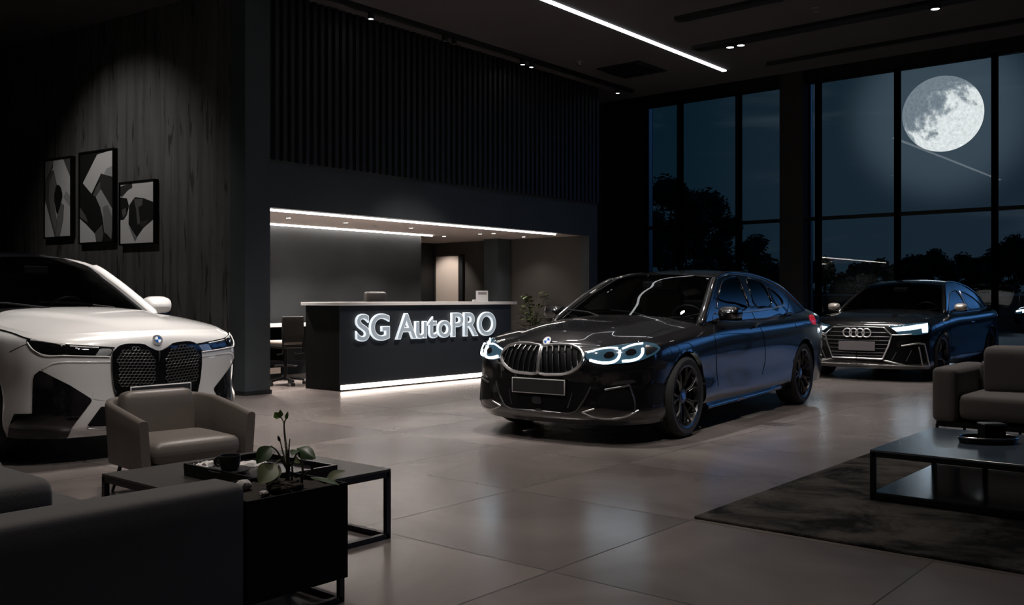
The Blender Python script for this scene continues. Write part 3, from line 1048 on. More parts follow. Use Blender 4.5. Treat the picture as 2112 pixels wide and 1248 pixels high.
coupe_spec = dict(
    name='coupe', label='dark coupe with four-ring badge and wide hexagonal grille parked by the tall windows',
    at=(5.506, 14.132), heading=230.26, ground=0.0, scale=(1.0, 1.023, 1.059), half=0.92,
    base=[(.855, 0), (.845, .30), (.80, .54), (.71, .71), (.57, .82), (.40, .88), (.20, .908), (0, .92), (-.40, .922), (-.85, .918), (-1.5, .915), (-2.0, .915), (-2.45, .92), (-2.82, .925), (-3.15, .915), (-3.42, .885), (-3.62, .81), (-3.74, .54), (-3.79, 0)],
    levels=[
        (lerp_list((0, .17), (5, .17), (8, .19), (13, .2), (18, .23)), lerp_list((0, -.02), (5, 0), (15, 0), (18, .03)), lerp_list((0, 0), (4, .02), (8, .09), (12, .09), (14, .05), (18, 0))),
        (lerp_list((0, .24), (5, .25), (8, .28), (13, .3), (18, .33)), lerp_list((0, .01), (5, 0), (18, 0)), lerp_list((0, 0), (5, .0), (8, .015), (9, .034), (12, .034), (14, .02), (18, 0))),
        (lerp_list((0, .43), (5, .44), (8, .47), (13, .48), (18, .52)), lerp_list((0, 0), (18, 0)), lerp_list((0, 0), (4, .01), (7, .01), (9, .035), (11, .03), (13, .0), (18, 0))),
        (lerp_list((0, .60), (4, .605), (7, .63), (13, .68), (18, .72)), lerp_list((0, -.01), (18, 0)), lerp_list((0, 0), (7, 0), (9, .01), (13, 0), (18, 0))),
        (lerp_list((0, .735), (3, .735), (5, .75), (7, .78), (9, .82), (12, .86), (15, .89), (18, .9)), lerp_list((0, -.04), (3, -.06), (5, -.03), (7, 0), (15, 0), (18, .02)), lerp_list((0, 0), (2, 0), (4, .02), (6, .02), (9, .02), (13, .01), (15, .03), (18, 0))),
        (lerp_list((0, .785), (3, .785), (5, .82), (7, .86), (8, .895), (9, .91), (11, .925), (13, .95), (15, .985), (18, 1.0)), lerp_list((0, -.10), (3, -.13), (5, -.06), (7, 0), (15, 0), (16, .03), (18, .06)), lerp_list((0, 0), (2, .02), (4, .10), (6, .13), (9, .14), (13, .16), (14, .19), (15, .20), (16, .18), (18, 0)))],
    hood_range=(0, 9), trunk_range=(14, 18), belt_range=(7, 16),
    hood_line=[(.76, .79), (.6, .835), (.3, .885), (0, .92), (-.4, .95), (-.6, .955), (-.9, .94)], hood_shape=coupe_hood,
    trunk_line=[(-3.0, 1.03), (-3.3, 1.04), (-3.6, 1.04), (-3.76, 1.015)],
    tumble=(.33, .45),
    rail=[(-.55, .91), (-.80, 1.05), (-1.06, 1.19), (-1.32, 1.30), (-1.65, 1.355), (-2.05, 1.36), (-2.45, 1.315), (-2.78, 1.22), (-3.08, 1.09), (-3.34, .985)],
    centre=[(-.42, .94), (-.70, 1.08), (-.96, 1.22), (-1.24, 1.345), (-1.62, 1.395), (-2.05, 1.40), (-2.48, 1.36), (-2.82, 1.26), (-3.12, 1.13), (-3.36, 1.03)],
    glass_t=(3, 6.2), pillar=.036, wheel_r=.345, arch_r=.375, wheelbase=2.80, track=1.60, mid=(1850, 690),
    win_px=False, windows=[[(-.72, .955), (-1.0, 1.10), (-1.34, 1.265), (-1.65, 1.305), (-1.88, 1.305), (-1.95, .955)], [(-2.02, .955), (-1.95, 1.30), (-2.2, 1.285), (-2.5, 1.215), (-2.78, 1.10), (-2.95, .985)]],
    cabin=(-1.75, .54), mirror_in=(-1.08, 1.24),
    mats=dict(paint=m_navy_paint, roof=m_navy_paint, plastic=m_plastic, trim=m_satin, windshield=m_ws, glass=m_tint, side_glass=m_tint, tyre=m_tyre, rim=m_rim, steel=m_steel, cap=m_plastic, cabin=m_cabin, seat=m_seat))


def build_coupe():
    s = Car(coupe_spec)
    hl = e7((1220, 238), (1400, 212), (1780, 178), (1805, 255), (1772, 340), (1600, 362), (1360, 348), (1285, 285))
    L = s.patch('headlight', hl, m_lens_lit, .008, .02, 2, rnd=0)
    for o, h in zip(s.patch('daytime_light', e7((1262, 262), (1500, 238), (1775, 200), (1775, 322), (1702, 325), (1695, 262), (1540, 290), (1330, 308)), m_drl, .014, .004, 1.5, rnd=0), L): o.parent = h
    hx = e7((762, 246), (880, 250), (1150, 262), (1262, 370), (1215, 520), (1130, 708), (762, 692))
    K = s.patch('grille', hx, m_dark, .010, .012, 2, rnd=0)
    edge = s.path(hx, .018, 2, False, False)
    for o, sg in zip(K, (1, -1)):
        MB().tube([Vector((p.x, sg * p.y, p.z)) for p in edge], .012, 6).build('grille_frame', m_chrome, o)
        for yy, xa in ((330, 1215), (390, 1240), (445, 1225), (500, 1210), (560, 1190), (620, 1160), (665, 1140)):
            P = s.path(e7((770, yy - 8), (xa, yy)), .014, 3)
            MB().tube([Vector((p.x, sg * p.y, p.z)) for p in P], .0075, 5).build('grille_bar', m_darkchrome, o)
    p, n = s.hit(1766, 686)
    mb = MB()
    for k in (-1.5, -.5, .5, 1.5):
        mb.tube([Vector((p.x + .035, k * .091 + .060 * math.cos(t), p.z + .060 * math.sin(t))) for t in np.linspace(0, 2 * PI, 29)[:-1]], .0095, 6, closed=True)
    mb.build('ring_emblem', m_chrome_bright, s.root)
    s.plate(1762, 713, .52, .13, m_plate_grey, m_plate_grey, .035)
    s.patch('bumper_intake', e7((1200, 565), (1400, 535), (1640, 505), (1690, 775), (1480, 790), (1175, 700)), m_dark, .005, .012, 2, rnd=0)
    s.line('intake_frame', [e7((1400, 520), (1640, 480), (1730, 490), (1765, 640), (1798, 800)), e7((1650, 530), (1680, 680), (1702, 795)), e7((1702, 795), (1798, 805))], m_satin, .011, .010, smooth=False, step=2)
    s.line('front_lip', [e7((762, 775), (1135, 795), (1440, 803), (1790, 812))], m_satin, .010, .012, step=3)
    s.line('bumper_blade', [e7((1145, 728), (1430, 795))], m_chrome, .012, .012, step=2)
    s.line('intake_fin', [e7((1330, 610), (1260, 730)), e7((1550, 580), (1470, 740))], m_darkchrome, .006, .006, step=2)
    s.line('lamp_trim', [e7((1265, 362), (1350, 362), (1555, 352))], m_satin, .008, .006, step=2)
    s.line('panel_gap', [e3((1395, 425), (1420, 520), (1435, 640), (1440, 780))], m_dark, .0035, 0)
    s.line('hood_gap', [e3((960, 540), (1060, 480), (1200, 450), (1340, 425))], m_dark, .003, 0)
    for sg in (1, -1):
        MB().tube([Vector((x, sg * (s.belt(x)[0] + .004), s.belt(x)[1] + .012)) for x in np.linspace(-.7, -3.1, 14)], .008, 6).build('window_trim', m_chrome, s.root)
        MB().cushion((-1.62, sg * .915 * 1.02, .80), (.10, .014, .016), .012).build('door_handle', m_navy_paint, s.root)
        s.tail(sg, 16.2, 17.4, 3.6, 4.3)
    s.wheels(5)
    s.mirrors((-.80, .945, .985), (.075, .085, .05), m_cream, m_gloss)
    return s
m_chrome_bright = mat('polished_badge', (0.95, 0.95, 0.96), 0.4, 0.7)
m_cream = mat('silver_mirror_cap', (0.62, 0.56, 0.50), 0.35, 0.4)
# ------------------------------------------------------------------ room materials
def floor_material():
    m = bpy.data.materials.new('polished_concrete_tiles')
    m.use_nodes = True
    nt = m.node_tree
    b = nt.nodes['Principled BSDF']
    N, Lk = nt.nodes.new, nt.links.new
    tc = N('ShaderNodeTexCoord')
    sep = N('ShaderNodeSeparateXYZ')
    Lk(tc.outputs['Object'], sep.inputs[0])

    def math_(op, a, c=None, clamp=False):
        n = N('ShaderNodeMath')
        n.operation = op
        n.use_clamp = clamp
        for i, x in enumerate((a, c)):
            if x is None: continue
            if isinstance(x, (int, float)): n.inputs[i].default_value = x
            else: Lk(x, n.inputs[i])
        return n.outputs[0]
    T = 1.22
    us = math_('DIVIDE', math_('SUBTRACT', sep.outputs[0], 3.21), T)
    vs = math_('DIVIDE', math_('SUBTRACT', sep.outputs[1], 1.257), T)
    fu, fv = math_('FRACT', us), math_('FRACT', vs)
    du = math_('MINIMUM', fu, math_('SUBTRACT', 1.0, fu))
    dv = math_('MINIMUM', fv, math_('SUBTRACT', 1.0, fv))
    d = math_('MINIMUM', du, dv)
    joint = math_('LESS_THAN', d, 0.0036)
    cu, cv = math_('FLOOR', us), math_('FLOOR', vs)
    cmb = N('ShaderNodeCombineXYZ')
    Lk(cu, cmb.inputs[0]); Lk(cv, cmb.inputs[1])
    wn = N('ShaderNodeTexWhiteNoise')
    Lk(cmb.outputs[0], wn.inputs['Vector'])
    nz = N('ShaderNodeTexNoise')
    nz.inputs['Scale'].default_value = 0.9
    nz.inputs['Detail'].default_value = 8
    nz.inputs['Roughness'].default_value = 0.5
    nz.inputs['Distortion'].default_value = 0.8
    off = N('ShaderNodeVectorMath')
    off.operation = 'ADD'
    sc = N('ShaderNodeVectorMath')
    sc.operation = 'SCALE'
    Lk(wn.outputs['Color'], sc.inputs[0])
    sc.inputs['Scale'].default_value = 0.6
    Lk(tc.outputs['Object'], off.inputs[0]); Lk(sc.outputs[0], off.inputs[1])
    Lk(off.outputs[0], nz.inputs['Vector'])
    rp = N('ShaderNodeValToRGB')
    e = rp.color_ramp.elements
    e[0].position, e[1].position = 0.28, 0.72
    e[0].color = (0.140, 0.121, 0.113, 1)
    e[1].color = (0.275, 0.240, 0.225, 1)
    Lk(nz.outputs['Fac'], rp.inputs['Fac'])
    tone = N('ShaderNodeMix')
    tone.data_type = 'RGBA'
    tone.blend_type = 'MULTIPLY'
    tone.inputs['Factor'].default_value = 1
    Lk(rp.outputs['Color'], tone.inputs[6])
    tv = math_('ADD', math_('MULTIPLY', wn.outputs['Value'], 0.14), 0.88)
    Lk(tv, tone.inputs[7])
    jm = N('ShaderNodeMix')
    jm.data_type = 'RGBA'
    Lk(joint, jm.inputs['Factor'])
    Lk(tone.outputs[2], jm.inputs[6])
    jm.inputs[7].default_value = (0.03, 0.028, 0.027, 1)
    Lk(jm.outputs[2], b.inputs['Base Color'])
    n2 = N('ShaderNodeTexNoise')
    n2.inputs['Scale'].default_value = 1.6
    n2.inputs['Detail'].default_value = 4
    Lk(off.outputs[0], n2.inputs['Vector'])
    r = math_('ADD', math_('MULTIPLY', n2.outputs['Fac'], 0.09), 0.205)
    Lk(math_('ADD', r, math_('MULTIPLY', joint, 0.3)), b.inputs['Roughness'])
    b.inputs['Specular IOR Level'].default_value = 0.75
    bp = N('ShaderNodeBump')
    bp.inputs['Strength'].default_value = 0.003
    bp.inputs['Distance'].default_value = 0.02
    Lk(math_('SUBTRACT', n2.outputs['Fac'], math_('MULTIPLY', joint, 0.6)), bp.inputs['Height'])
    return m


def board_concrete():
    m = bpy.data.materials.new('board_marked_concrete')
    m.use_nodes = True
    nt = m.node_tree
    b = nt.nodes['Principled BSDF']
    N, Lk = nt.nodes.new, nt.links.new
    tc = N('ShaderNodeTexCoord')

    def noise(scale, st, detail, dist=0.0):
        mp = N('ShaderNodeMapping')
        mp.inputs['Scale'].default_value = st
        Lk(tc.outputs['Object'], mp.inputs['Vector'])
        n = N('ShaderNodeTexNoise')
        n.inputs['Scale'].default_value = scale
        n.inputs['Detail'].default_value = detail
        n.inputs['Distortion'].default_value = dist
        Lk(mp.outputs['Vector'], n.inputs['Vector'])
        return n.outputs['Fac']
    streak = noise(9, (1, 1, 0.045), 6)
    crack = noise(13, (1, 1, 0.10), 10, .7)
    cloud = noise(0.9, (1, 1, 1), 5)
    r1 = N('ShaderNodeValToRGB')
    r1.color_ramp.elements[0].position = 0.34
    r1.color_ramp.elements[1].position = 0.56
    r1.color_ramp.elements[0].color = (0.058, 0.056, 0.054, 1)
    r1.color_ramp.elements[1].color = (0.100, 0.097, 0.093, 1)
    Lk(streak, r1.inputs['Fac'])
    r2 = N('ShaderNodeValToRGB')
    r2.color_ramp.elements[0].position = 0.365
    r2.color_ramp.elements[1].position = 0.42
    r2.color_ramp.elements[0].color = (0.25, 0.25, 0.25, 1)
    r2.color_ramp.elements[1].color = (1, 1, 1, 1)
    Lk(crack, r2.inputs['Fac'])
    r3 = N('ShaderNodeValToRGB')
    r3.color_ramp.elements[0].position = 0.3
    r3.color_ramp.elements[1].position = 0.7
    r3.color_ramp.elements[0].color = (0.7, 0.7, 0.7, 1)
    r3.color_ramp.elements[1].color = (1.1, 1.1, 1.1, 1)
    Lk(cloud, r3.inputs['Fac'])
    o = r1.outputs['Color']
    for q in (r2, r3):
        mx = N('ShaderNodeMix')
        mx.data_type = 'RGBA'
        mx.blend_type = 'MULTIPLY'
        mx.inputs['Factor'].default_value = 1
        Lk(o, mx.inputs[6]); Lk(q.outputs['Color'], mx.inputs[7])
        o = mx.outputs[2]
    Lk(o, b.inputs['Base Color'])
    b.inputs['Roughness'].default_value = 0.8
    bp = N('ShaderNodeBump')
    bp.inputs['Strength'].default_value = 0.25
    bp.inputs['Distance'].default_value = 0.02
    Lk(crack, bp.inputs['Height'])
    Lk(bp.outputs['Normal'], b.inputs['Normal'])
    return m


m_floor = floor_material()
m_concrete = board_concrete()
m_slate = mat('slate_grey_plaster', (0.042, 0.051, 0.057), 0.7, noise=(2.0, .15, (1, 1, 1)))
m_black_wall = mat('near_black_wall', (0.006, 0.0065, 0.007), 0.8)
m_ceiling = mat('black_ceiling', (0.055, 0.047, 0.048), 0.85, noise=(.8, .1, (1, 1, 1)))
m_slat = mat('dark_slat', (0.013, 0.0135, 0.0145), 0.6)
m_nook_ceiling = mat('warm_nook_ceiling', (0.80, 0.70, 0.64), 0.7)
m_panel = mat('brushed_dark_panel', (0.017, 0.020, 0.0215), 0.62, noise=(1.6, .35, (1, 1, 1.4)))
m_brown_wall = mat('warm_grey_wall', (0.058, 0.053, 0.046), 0.8, noise=(1.2, .12, (1, 1, 1)))
m_track = mat('track_black', (0.003, 0.003, 0.003), 0.5)
m_frame = mat('mullion_black', (0.010, 0.012, 0.014), 0.35, 0.3)
m_pillar = mat('dark_concrete_pillar', (0.045, 0.043, 0.042), 0.8, noise=(3, .15, (1, 1, 1)))
m_pane = pane_mat('window_pane', (0.93, 0.96, 0.97), 1.33)
m_led = mat('led_strip', (1, 1, 1), 0.4, emit=(0.93, 0.96, 1.0), estr=3.0)
m_led_warm = mat('warm_led_strip', (1, 1, 1), 0.4, emit=(1.0, 0.86, 0.76), estr=5.5)
m_led_nook = mat('nook_led_strip', (1, 1, 1), 0.4, emit=(1.0, 0.93, 0.88), estr=18)
m_spot_on = mat('spot_lens_on', (1, 1, 1), 0.3, emit=(0.9, 0.96, 1.0), estr=16.0)
m_spot_warm = mat('downlight_lens_on', (1, 1, 1), 0.3, emit=(1.0, 0.92, 0.85), estr=10.0)
m_spot_off = mat('spot_lens_off', (0.12, 0.12, 0.11), 0.3)
m_white_door = mat('pale_door', (0.72, 0.62, 0.54), 0.5)
m_asphalt = mat('dark_paving', (0.05, 0.055, 0.06), 0.55, noise=(4, .3, (1, 1, 1)))
m_disc_grey = mat('grey_turntable', (0.075, 0.068, 0.064), 0.45)
m_disc_black = mat('black_turntable', (0.006, 0.006, 0.006), 0.4)

ZC = 5.0       # hall ceiling
ZH = 5.85      # raised ceiling along the windows
UW = 18.6
VF = 9.80
# ------------------------------------------------------------------ shell
struct('floor', MB().box((-6, -14, -.12), (UW + .1, 19, 0)), m_floor, smooth=None)
struct('ceiling', MB().box((-6, -14, ZC), (15.2, 19, ZC + .12)).box((15.1, -14, ZC + .12), (15.2, 19, ZH)), m_ceiling, smooth=None)
struct('ceiling_window', MB().box((15.1, -14, ZH), (UW + .1, 19, ZH + .12)), m_ceiling, smooth=None)
# left concrete wall, a little off square
wd = Vector((math.cos(math.radians(97)), math.sin(math.radians(97)), 0))
wn_ = Vector((-wd.y, wd.x, 0))            # towards the room (-u)
WP = Vector((6.62, 10.02, 0))
LW = Matrix(((wd.x, wn_.x, 0, WP.x), (wd.y, wn_.y, 0, WP.y), (0, 0, 1, 0), (0, 0, 0, 1)))
o = struct('wall_left', MB().box((0, -.25, 0), (8.9, 0, ZH)), m_concrete, smooth=None)
o.matrix_world = LW
struct('wall_far', MB().box((-6, 18.8, 0), (6.2, 19, ZH)), m_black_wall, smooth=None)
struct('wall_rear', MB().box((-6.1, -14, 0), (-5.9, 19, ZH)), m_black_wall, smooth=None)
# reception wall: fascia over the nook, end pier, corner column
fas = MB()
fas.box((6.96, VF, 2.31), (14.1, VF + .16, ZH))
fas.box((13.84, VF, 0), (14.1, VF + .16, 2.31))
struct('wall_reception', fas, m_slate, smooth=None)
struct('wall_return', MB().box((13.94, VF + .16, 0), (14.1, 13.9, ZH)), m_black_wall, smooth=None)
struct('column', MB().box((6.60, 9.74, 0), (6.96, 10.06, ZH)), m_slate, smooth=None)
struct('baseboard_column', MB().box((6.585, 9.725, 0), (6.975, 10.06, .05)), m_black_wall, smooth=None)
struct('wall_slats_back', MB().box((7.0, VF - .012, 2.91), (14.06, VF, ZH)), m_black_wall, smooth=None)
sl = MB()
u = 7.03
while u < 14.0:
    sl.box((u, VF - .07, 2.90), (u + .055, VF - .012, ZH))
    u += .118
struct('trim_slats', sl, m_slat, smooth=None)
struct('wall_back', MB().box((14.1, 12.2, 0), (UW + .2, 12.4, ZH)), m_black_wall, smooth=None)
# nook
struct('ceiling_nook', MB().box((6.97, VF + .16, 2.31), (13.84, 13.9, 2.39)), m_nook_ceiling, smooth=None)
struct('wall_nook_left', MB().box((6.70, 10.06, 0), (6.96, 13.9, 2.31)), m_slate, smooth=None)
struct('wall_nook_panel', MB().box((6.96, 12.0, 0), (11.78, 12.2, 2.31)), m_panel, smooth=None)
struct('wall_nook_back', MB().box((6.96, 13.7, 0), (13.84, 13.9, 2.31)), m_black_wall, smooth=None)
struct('wall_nook_right', MB().box((13.84, VF + .16, 0), (13.94, 13.9, 2.31)), m_brown_wall, smooth=None)
struct('column_nook', MB().box((13.43, 11.62, 0), (13.80, 11.97, 2.31)), m_slate, smooth=None)
dr = struct('door_1', MB().box((13.80, 12.98, 0), (13.84, 13.62, 2.03)), m_white_door, smooth=None)
MB().box((13.78, 12.86, 0), (13.84, 12.975, 2.06)).build('door_frame', m_black_wall, dr, smooth=None)
# ------------------------------------------------------------------ window wall (u = UW)
k = UW / 15.0
VM = [11.5, 10.68, 9.25, 8.18, 7.66, 7.49, 5.93, 4.22, 2.6, 1.0, -.6, -2.2, -3.8, -5.4, -7.0, -8.6, -10.2, -11.8]
ZT = EYE + 3.57 * k
ZR = EYE + 1.305 * k
struct('wall_window_header', MB().box((UW - .05, -14, ZT), (UW + .2, 12.3, ZH)), m_black_wall, smooth=None)
struct('wall_window_pier', MB().box((UW - .05, VM[0], 0), (UW + .2, 12.3, ZT)), m_black_wall, smooth=None)
struct('pillar_window', MB().box((UW - .30, VM[4] + .02, 0), (UW + .2, VM[3], ZH)), m_pillar, smooth=None)
bays = [(VM[0], VM[1]), (VM[1], VM[2]), (VM[2], VM[3]), (VM[4], VM[5])] + [(VM[i], VM[i + 1]) for i in range(5, len(VM) - 1)]
for i, (a, b) in enumerate(bays):
    mb = MB()
    w = .045
    for v in (a, b):
        mb.box((UW - .05, v - w, 0), (UW + .10, v + w, ZT)) if (v not in (VM[3], VM[4])) else mb.box((UW, v - .02, 0), (UW + .08, v + .02, ZT))
    mb.box((UW - .03, b, ZR - .035), (UW + .08, a, ZR + .035))
    mb.box((UW - .03, b, 0), (UW + .08, a, .08))
    mb.box((UW - .03, b, ZT - .05), (UW + .08, a, ZT))
    o = struct('window_%d' % (i + 1), mb, m_frame, smooth=None)
    MB().box((UW + .02, b + .02, .06), (UW + .028, a - .02, ZR)).build('lower_pane', m_pane, o, smooth=None)
    MB().box((UW + .02, b + .02, ZR), (UW + .028, a - .02, ZT - .03)).build('upper_pane', m_pane, o, smooth=None)
# right-hand side of the hall, outside the picture
struct('wall_right', MB().box((-6, -14.1, 0), (UW + .2, -13.9, ZH)), m_black_wall, smooth=None)

# ------------------------------------------------------------------ ceiling fittings
KC = 1.0
o = tag(MB().box((4.0, 7.38 * KC - .036, ZC - .02), (14.34 * KC, 7.38 * KC + .036, ZC - .001)).build('linear_light', m_led, smooth=None),
        'long white linear light strip across the ceiling', 'light')
o['kind'] = 'thing'
del o['kind']


def track(name, p0, p1, z, label, grp='black lighting tracks on the ceiling', w=.05, rods=()):
    t = empty(name, ((p0[0] + p1[0]) / 2, (p0[1] + p1[1]) / 2, z))
    tag(t, label, 'light track', grp)
    mb = MB().bar(Vector((p0[0] - t.location.x, p0[1] - t.location.y, 0)), Vector((p1[0] - t.location.x, p1[1] - t.location.y, 0)), w * 2, .05)
    mb.build('rail', m_track, t, smooth=None)
    for q in rods:
        MB().tube([Vector((q[0] - t.location.x, q[1] - t.location.y, .02)), Vector((q[0] - t.location.x, q[1] - t.location.y, ZC - z))], .008, 6).build('hanging_rod', m_track, t)
    return t


TZ = ZC - .026
track('light_track', (5.0, 9.38), (14.6, 9.38), TZ, 'long black ceiling track along the slatted wall', w=.05)
track('light_track', (12.75 * KC, 7.05 * KC), (12.75 * KC, -8), ZC - .026, 'black ceiling track with a pair of lit spots left of the moon', w=.12)
track('light_track', (14.3 * KC, 6.6 * KC), (14.3 * KC, -8), ZC - .026, 'thin black ceiling track closest to the tall windows', w=.04)
track('light_track', (11.25 * KC, 6.5 * KC), (11.25 * KC, -8), ZC - .026, 'short visible black ceiling track at the top edge of the view', w=.08)


def spot(pos, lit, label, r=.045, m=None, grp='small ceiling spotlights', depth=.09):
    t = empty('spotlight', pos)
    tag(t, label, 'spotlight', grp)
    MB().lathe([(r * .8, 0), (r * 1.15, 0), (r * 1.2, -.01), (r * 1.2, -depth), (r, -depth), (r * .95, -depth + .015)], 20).build('housing', m_track, t)
    MB().lathe([(0, -depth + .012), (r * .95, -depth + .012), (r * .9, -depth + .004), (0, -depth + .001)], 20).build('lens', m or (m_spot_on if lit else m_spot_off), t)
    return t


for px, py, lit, lab in ((765, 17, 1, 'lit spotlight alone near the left end of the long track by the slats'), (917, 64, 0, 'unlit spotlight, left one of the dim pair on the long track by the slats'), (937, 70, 0, 'unlit spotlight, right one of the dim pair on the long track by the slats'),
                         (1078, 113, 1, 'lit spotlight, left one of the bright pair on the long track by the slats'), (1096, 118, 1, 'lit spotlight, right one of the bright pair on the long track by the slats'), (1274, 177, 1, 'tiny lit spotlight at the far right end of the long track by the slats')):
    p = on_v(px, py, 9.38)
    spot((p.x, 9.38, TZ - .025), lit, lab, r=.034)
for px, py, lit, lab in ((1506, 86, 1, 'lit spotlight, left one of the pair on the wide ceiling track'), (1528, 79, 1, 'lit spotlight, right one of the pair on the wide ceiling track'), (1929, 1, 1, 'lit spotlight on the wide ceiling track at the top edge above the moon')):
    p = on_u(px, py, 12.75 * KC)
    spot((p.x, p.y, ZC - .052), lit, lab, r=.055, depth=.05)
for px, py, lab in ((1195, 127, 'tiny ceiling sprinkler between the long track by the slats and the light strip'), (1682, 15, 'tiny ceiling sprinkler right of the light strip')):
    p = on_z(px, py, ZC)
    t = empty('sprinkler', p)
    tag(t, lab, 'sprinkler', 'ceiling sprinklers')
    MB().lathe([(0.05, 0), (.05, -.01), (.015, -.02), (.012, -.05), (.04, -.055), (.04, -.06), (0, -.06)], 16).build('sprinkler_head', m_satin, t)
# square air vent
p = on_z(1303, 143, ZC)
t = empty('air_vent', (p.x, p.y, ZC))
tag(t, 'square black air vent in the ceiling beside the light strip', 'vent')
MB().box((-.42, -.42, -.02), (.42, .42, 0)).build('vent_plate', m_track, t, smooth=None)
mb = MB()
for i in range(9): mb.box((-.38, -.37 + i * .09, -.035), (.38, -.34 + i * .09, -.02))
mb.build('louvre', m_track, t, smooth=None)

# nook lights
def strip(name, lo, hi, m, label):
    return tag(MB().box(lo, hi).build(name, m, smooth=None), label, 'light')


strip('linear_light', (6.97, 9.99, 2.288), (13.1, 10.02, 2.309), m_led_nook, 'thin LED strip along the front edge of the reception nook ceiling')
strip('linear_light', (6.97, 11.91, 2.288), (11.98, 11.94, 2.309), m_led_nook, 'thin LED strip washing down the dark panel behind reception')
k_ = 0
for px, py, lit in ((595, 449, 1), (713, 459, 1), (773, 465, 0), (848, 470, 1), (916, 487, 1), (990, 482, 1), (1018, 481, 1), (1080, 488, 1)):
    p = on_z(px, py, 2.309)
    t = empty('downlight', p)
    k_ += 1
    tag(t, ['first lit downlight from the left in the reception nook ceiling', 'second lit downlight from the left in the nook ceiling', 'dim unlit downlight in the nook ceiling, third from the left', 'lit downlight right of the unlit one in the nook ceiling', 'smallest lit downlight in the nook ceiling, over the dark passage', 'lit downlight in the nook ceiling left of the nook column', 'lit downlight touching the nook column in the nook ceiling', 'rightmost lit downlight in the nook ceiling, near the strip end'][k_ - 1], 'downlight', 'round downlights in the reception nook ceiling')
    MB().lathe([(.032, 0), (.05, 0), (.05, -.006), (.032, -.006)], 20).build('ring', m_satin, t)
    MB().lathe([(0, -.003), (.032, -.003), (.030, -.007), (0, -.008)], 20).build('lens', m_spot_warm if lit else m_spot_off, t)

# ------------------------------------------------------------------ outside
struct('paving', MB().box((UW + .1, -60, -.14), (120, 120, -.02)), m_asphalt, smooth=None)
o = MB().box((40, -40, -.02), (40.4, 60, 1.28)).build('boundary_wall', mat('boundary_render', (.06, .07, .08), .6), smooth=None)
o['kind'] = 'structure'
MB().box((39.95, -40, 1.28), (40.45, 60, 1.36)).build('coping', mat('pale_coping', (.35, .42, .5), .4), o, smooth=None)
m_leaf = mat('night_foliage', (0.012, 0.020, 0.014), 0.8)
m_bark = mat('night_bark', (0.02, 0.018, 0.016), 0.9)


def tree(px, dist, z_top, z_low, rad, label, seed, n=4500, squash=1.0, lobes=11, leaf=.10):
    rnd = random.Random(seed)
    a = (px - 1056) / F
    X, Y = a * dist, dist
    u, v = w2(X, Y)
    t = empty('tree', (u, v, -.02))
    tag(t, label, 'tree', 'trees beyond the windows')
    H = (z_top + .02)
    zc = (z_top + z_low) / 2
    hh = (z_top - z_low) / 2
    L = [(Vector((rnd.uniform(-.75, .75) * rad, rnd.uniform(-.75, .75) * rad, zc + rnd.uniform(-.8, .62) * hh)), rnd.uniform(.28, .48) * min(rad, hh)) for _ in range(lobes)]
    L.append((Vector((rnd.uniform(-.2, .2) * rad, 0, z_top - .3 * hh)), .3 * hh))
    mb = MB()
    for _ in range(n):
        c, r = rnd.choice(L)
        d = Vector((rnd.gauss(0, 1), rnd.gauss(0, 1), rnd.gauss(0, 1))).normalized()
        p = c + d * r * (rnd.random() ** .35)
        s = leaf * rnd.uniform(.6, 1.5)
        x = Vector((rnd.gauss(0, 1), rnd.gauss(0, 1), rnd.gauss(0, .6))).normalized()
        y = x.orthogonal().normalized()
        mb.add([p - x * s, p + y * s * .5, p + x * s, p - y * s * .5], [(0, 1, 2, 3)])
    for c, r in L:
        mb.cushion(tuple(c), (r * .72, r * .72, r * .72), r * .7, n=4)
    mb.build('crown', m_leaf, t, smooth=None)
    mb = MB()
    mb.tube([Vector((0, 0, 0)), Vector((.05, .05, zc * .5)), Vector((0, 0, zc))], [.05 * H ** .5 + .05, .09, .05], 8)
    for c, r in L[:5]:
        mb.tube([Vector((0, 0, zc * .55)), c * .5 + Vector((0, 0, zc * .25)), c], [.06, .045, .02], 6)
    mb.build('trunk', m_bark, t)
    return t


tree(1372, 30.5, 5.25, 1.2, 1.4, 'bushy dark tree at the left edge of the left window', 3)
tree(1455, 37, 5.6, .8, 1.5, 'broad dark tree in the second window left of the pillar', 5)
tree(1415, 42, 5.0, .8, 1.6, 'dark tree in the gap behind the two left-window trees', 7)
tree(1560, 46, 4.4, .6, 1.7, 'low dark tree just left of the wide concrete pillar', 9)
hed = [(1700, 60, 3.9), (1762, 67, 3.7), (1815, 58, 3.7), (1875, 64, 4.2), (1930, 58, 4.3), (1985, 69, 4.6), (2035, 60, 4.1), (2092, 53, 4.9), (2150, 63, 4.6)]
labs = ['dark bush of the tree line right beside the wide pillar', 'second dark bush of the far tree line from the pillar', 'dark bush of the tree line left of the moon mullion', 'rounded dark bush of the tree line right of the moon mullion', 'dark bush of the tree line straight under the moon', 'dark bush of the tree line right of the one under the moon', 'dark bush of the tree line left of the last visible mullion', 'tallest dark tree of the line at the right edge of the view', 'dark bush of the tree line just past the right edge']
for i, ((px, d, z), lb) in enumerate(zip(hed, labs)):
    tree(px, d, z, .0, 1.6, lb, 20 + i, n=4200, lobes=14, leaf=.13)

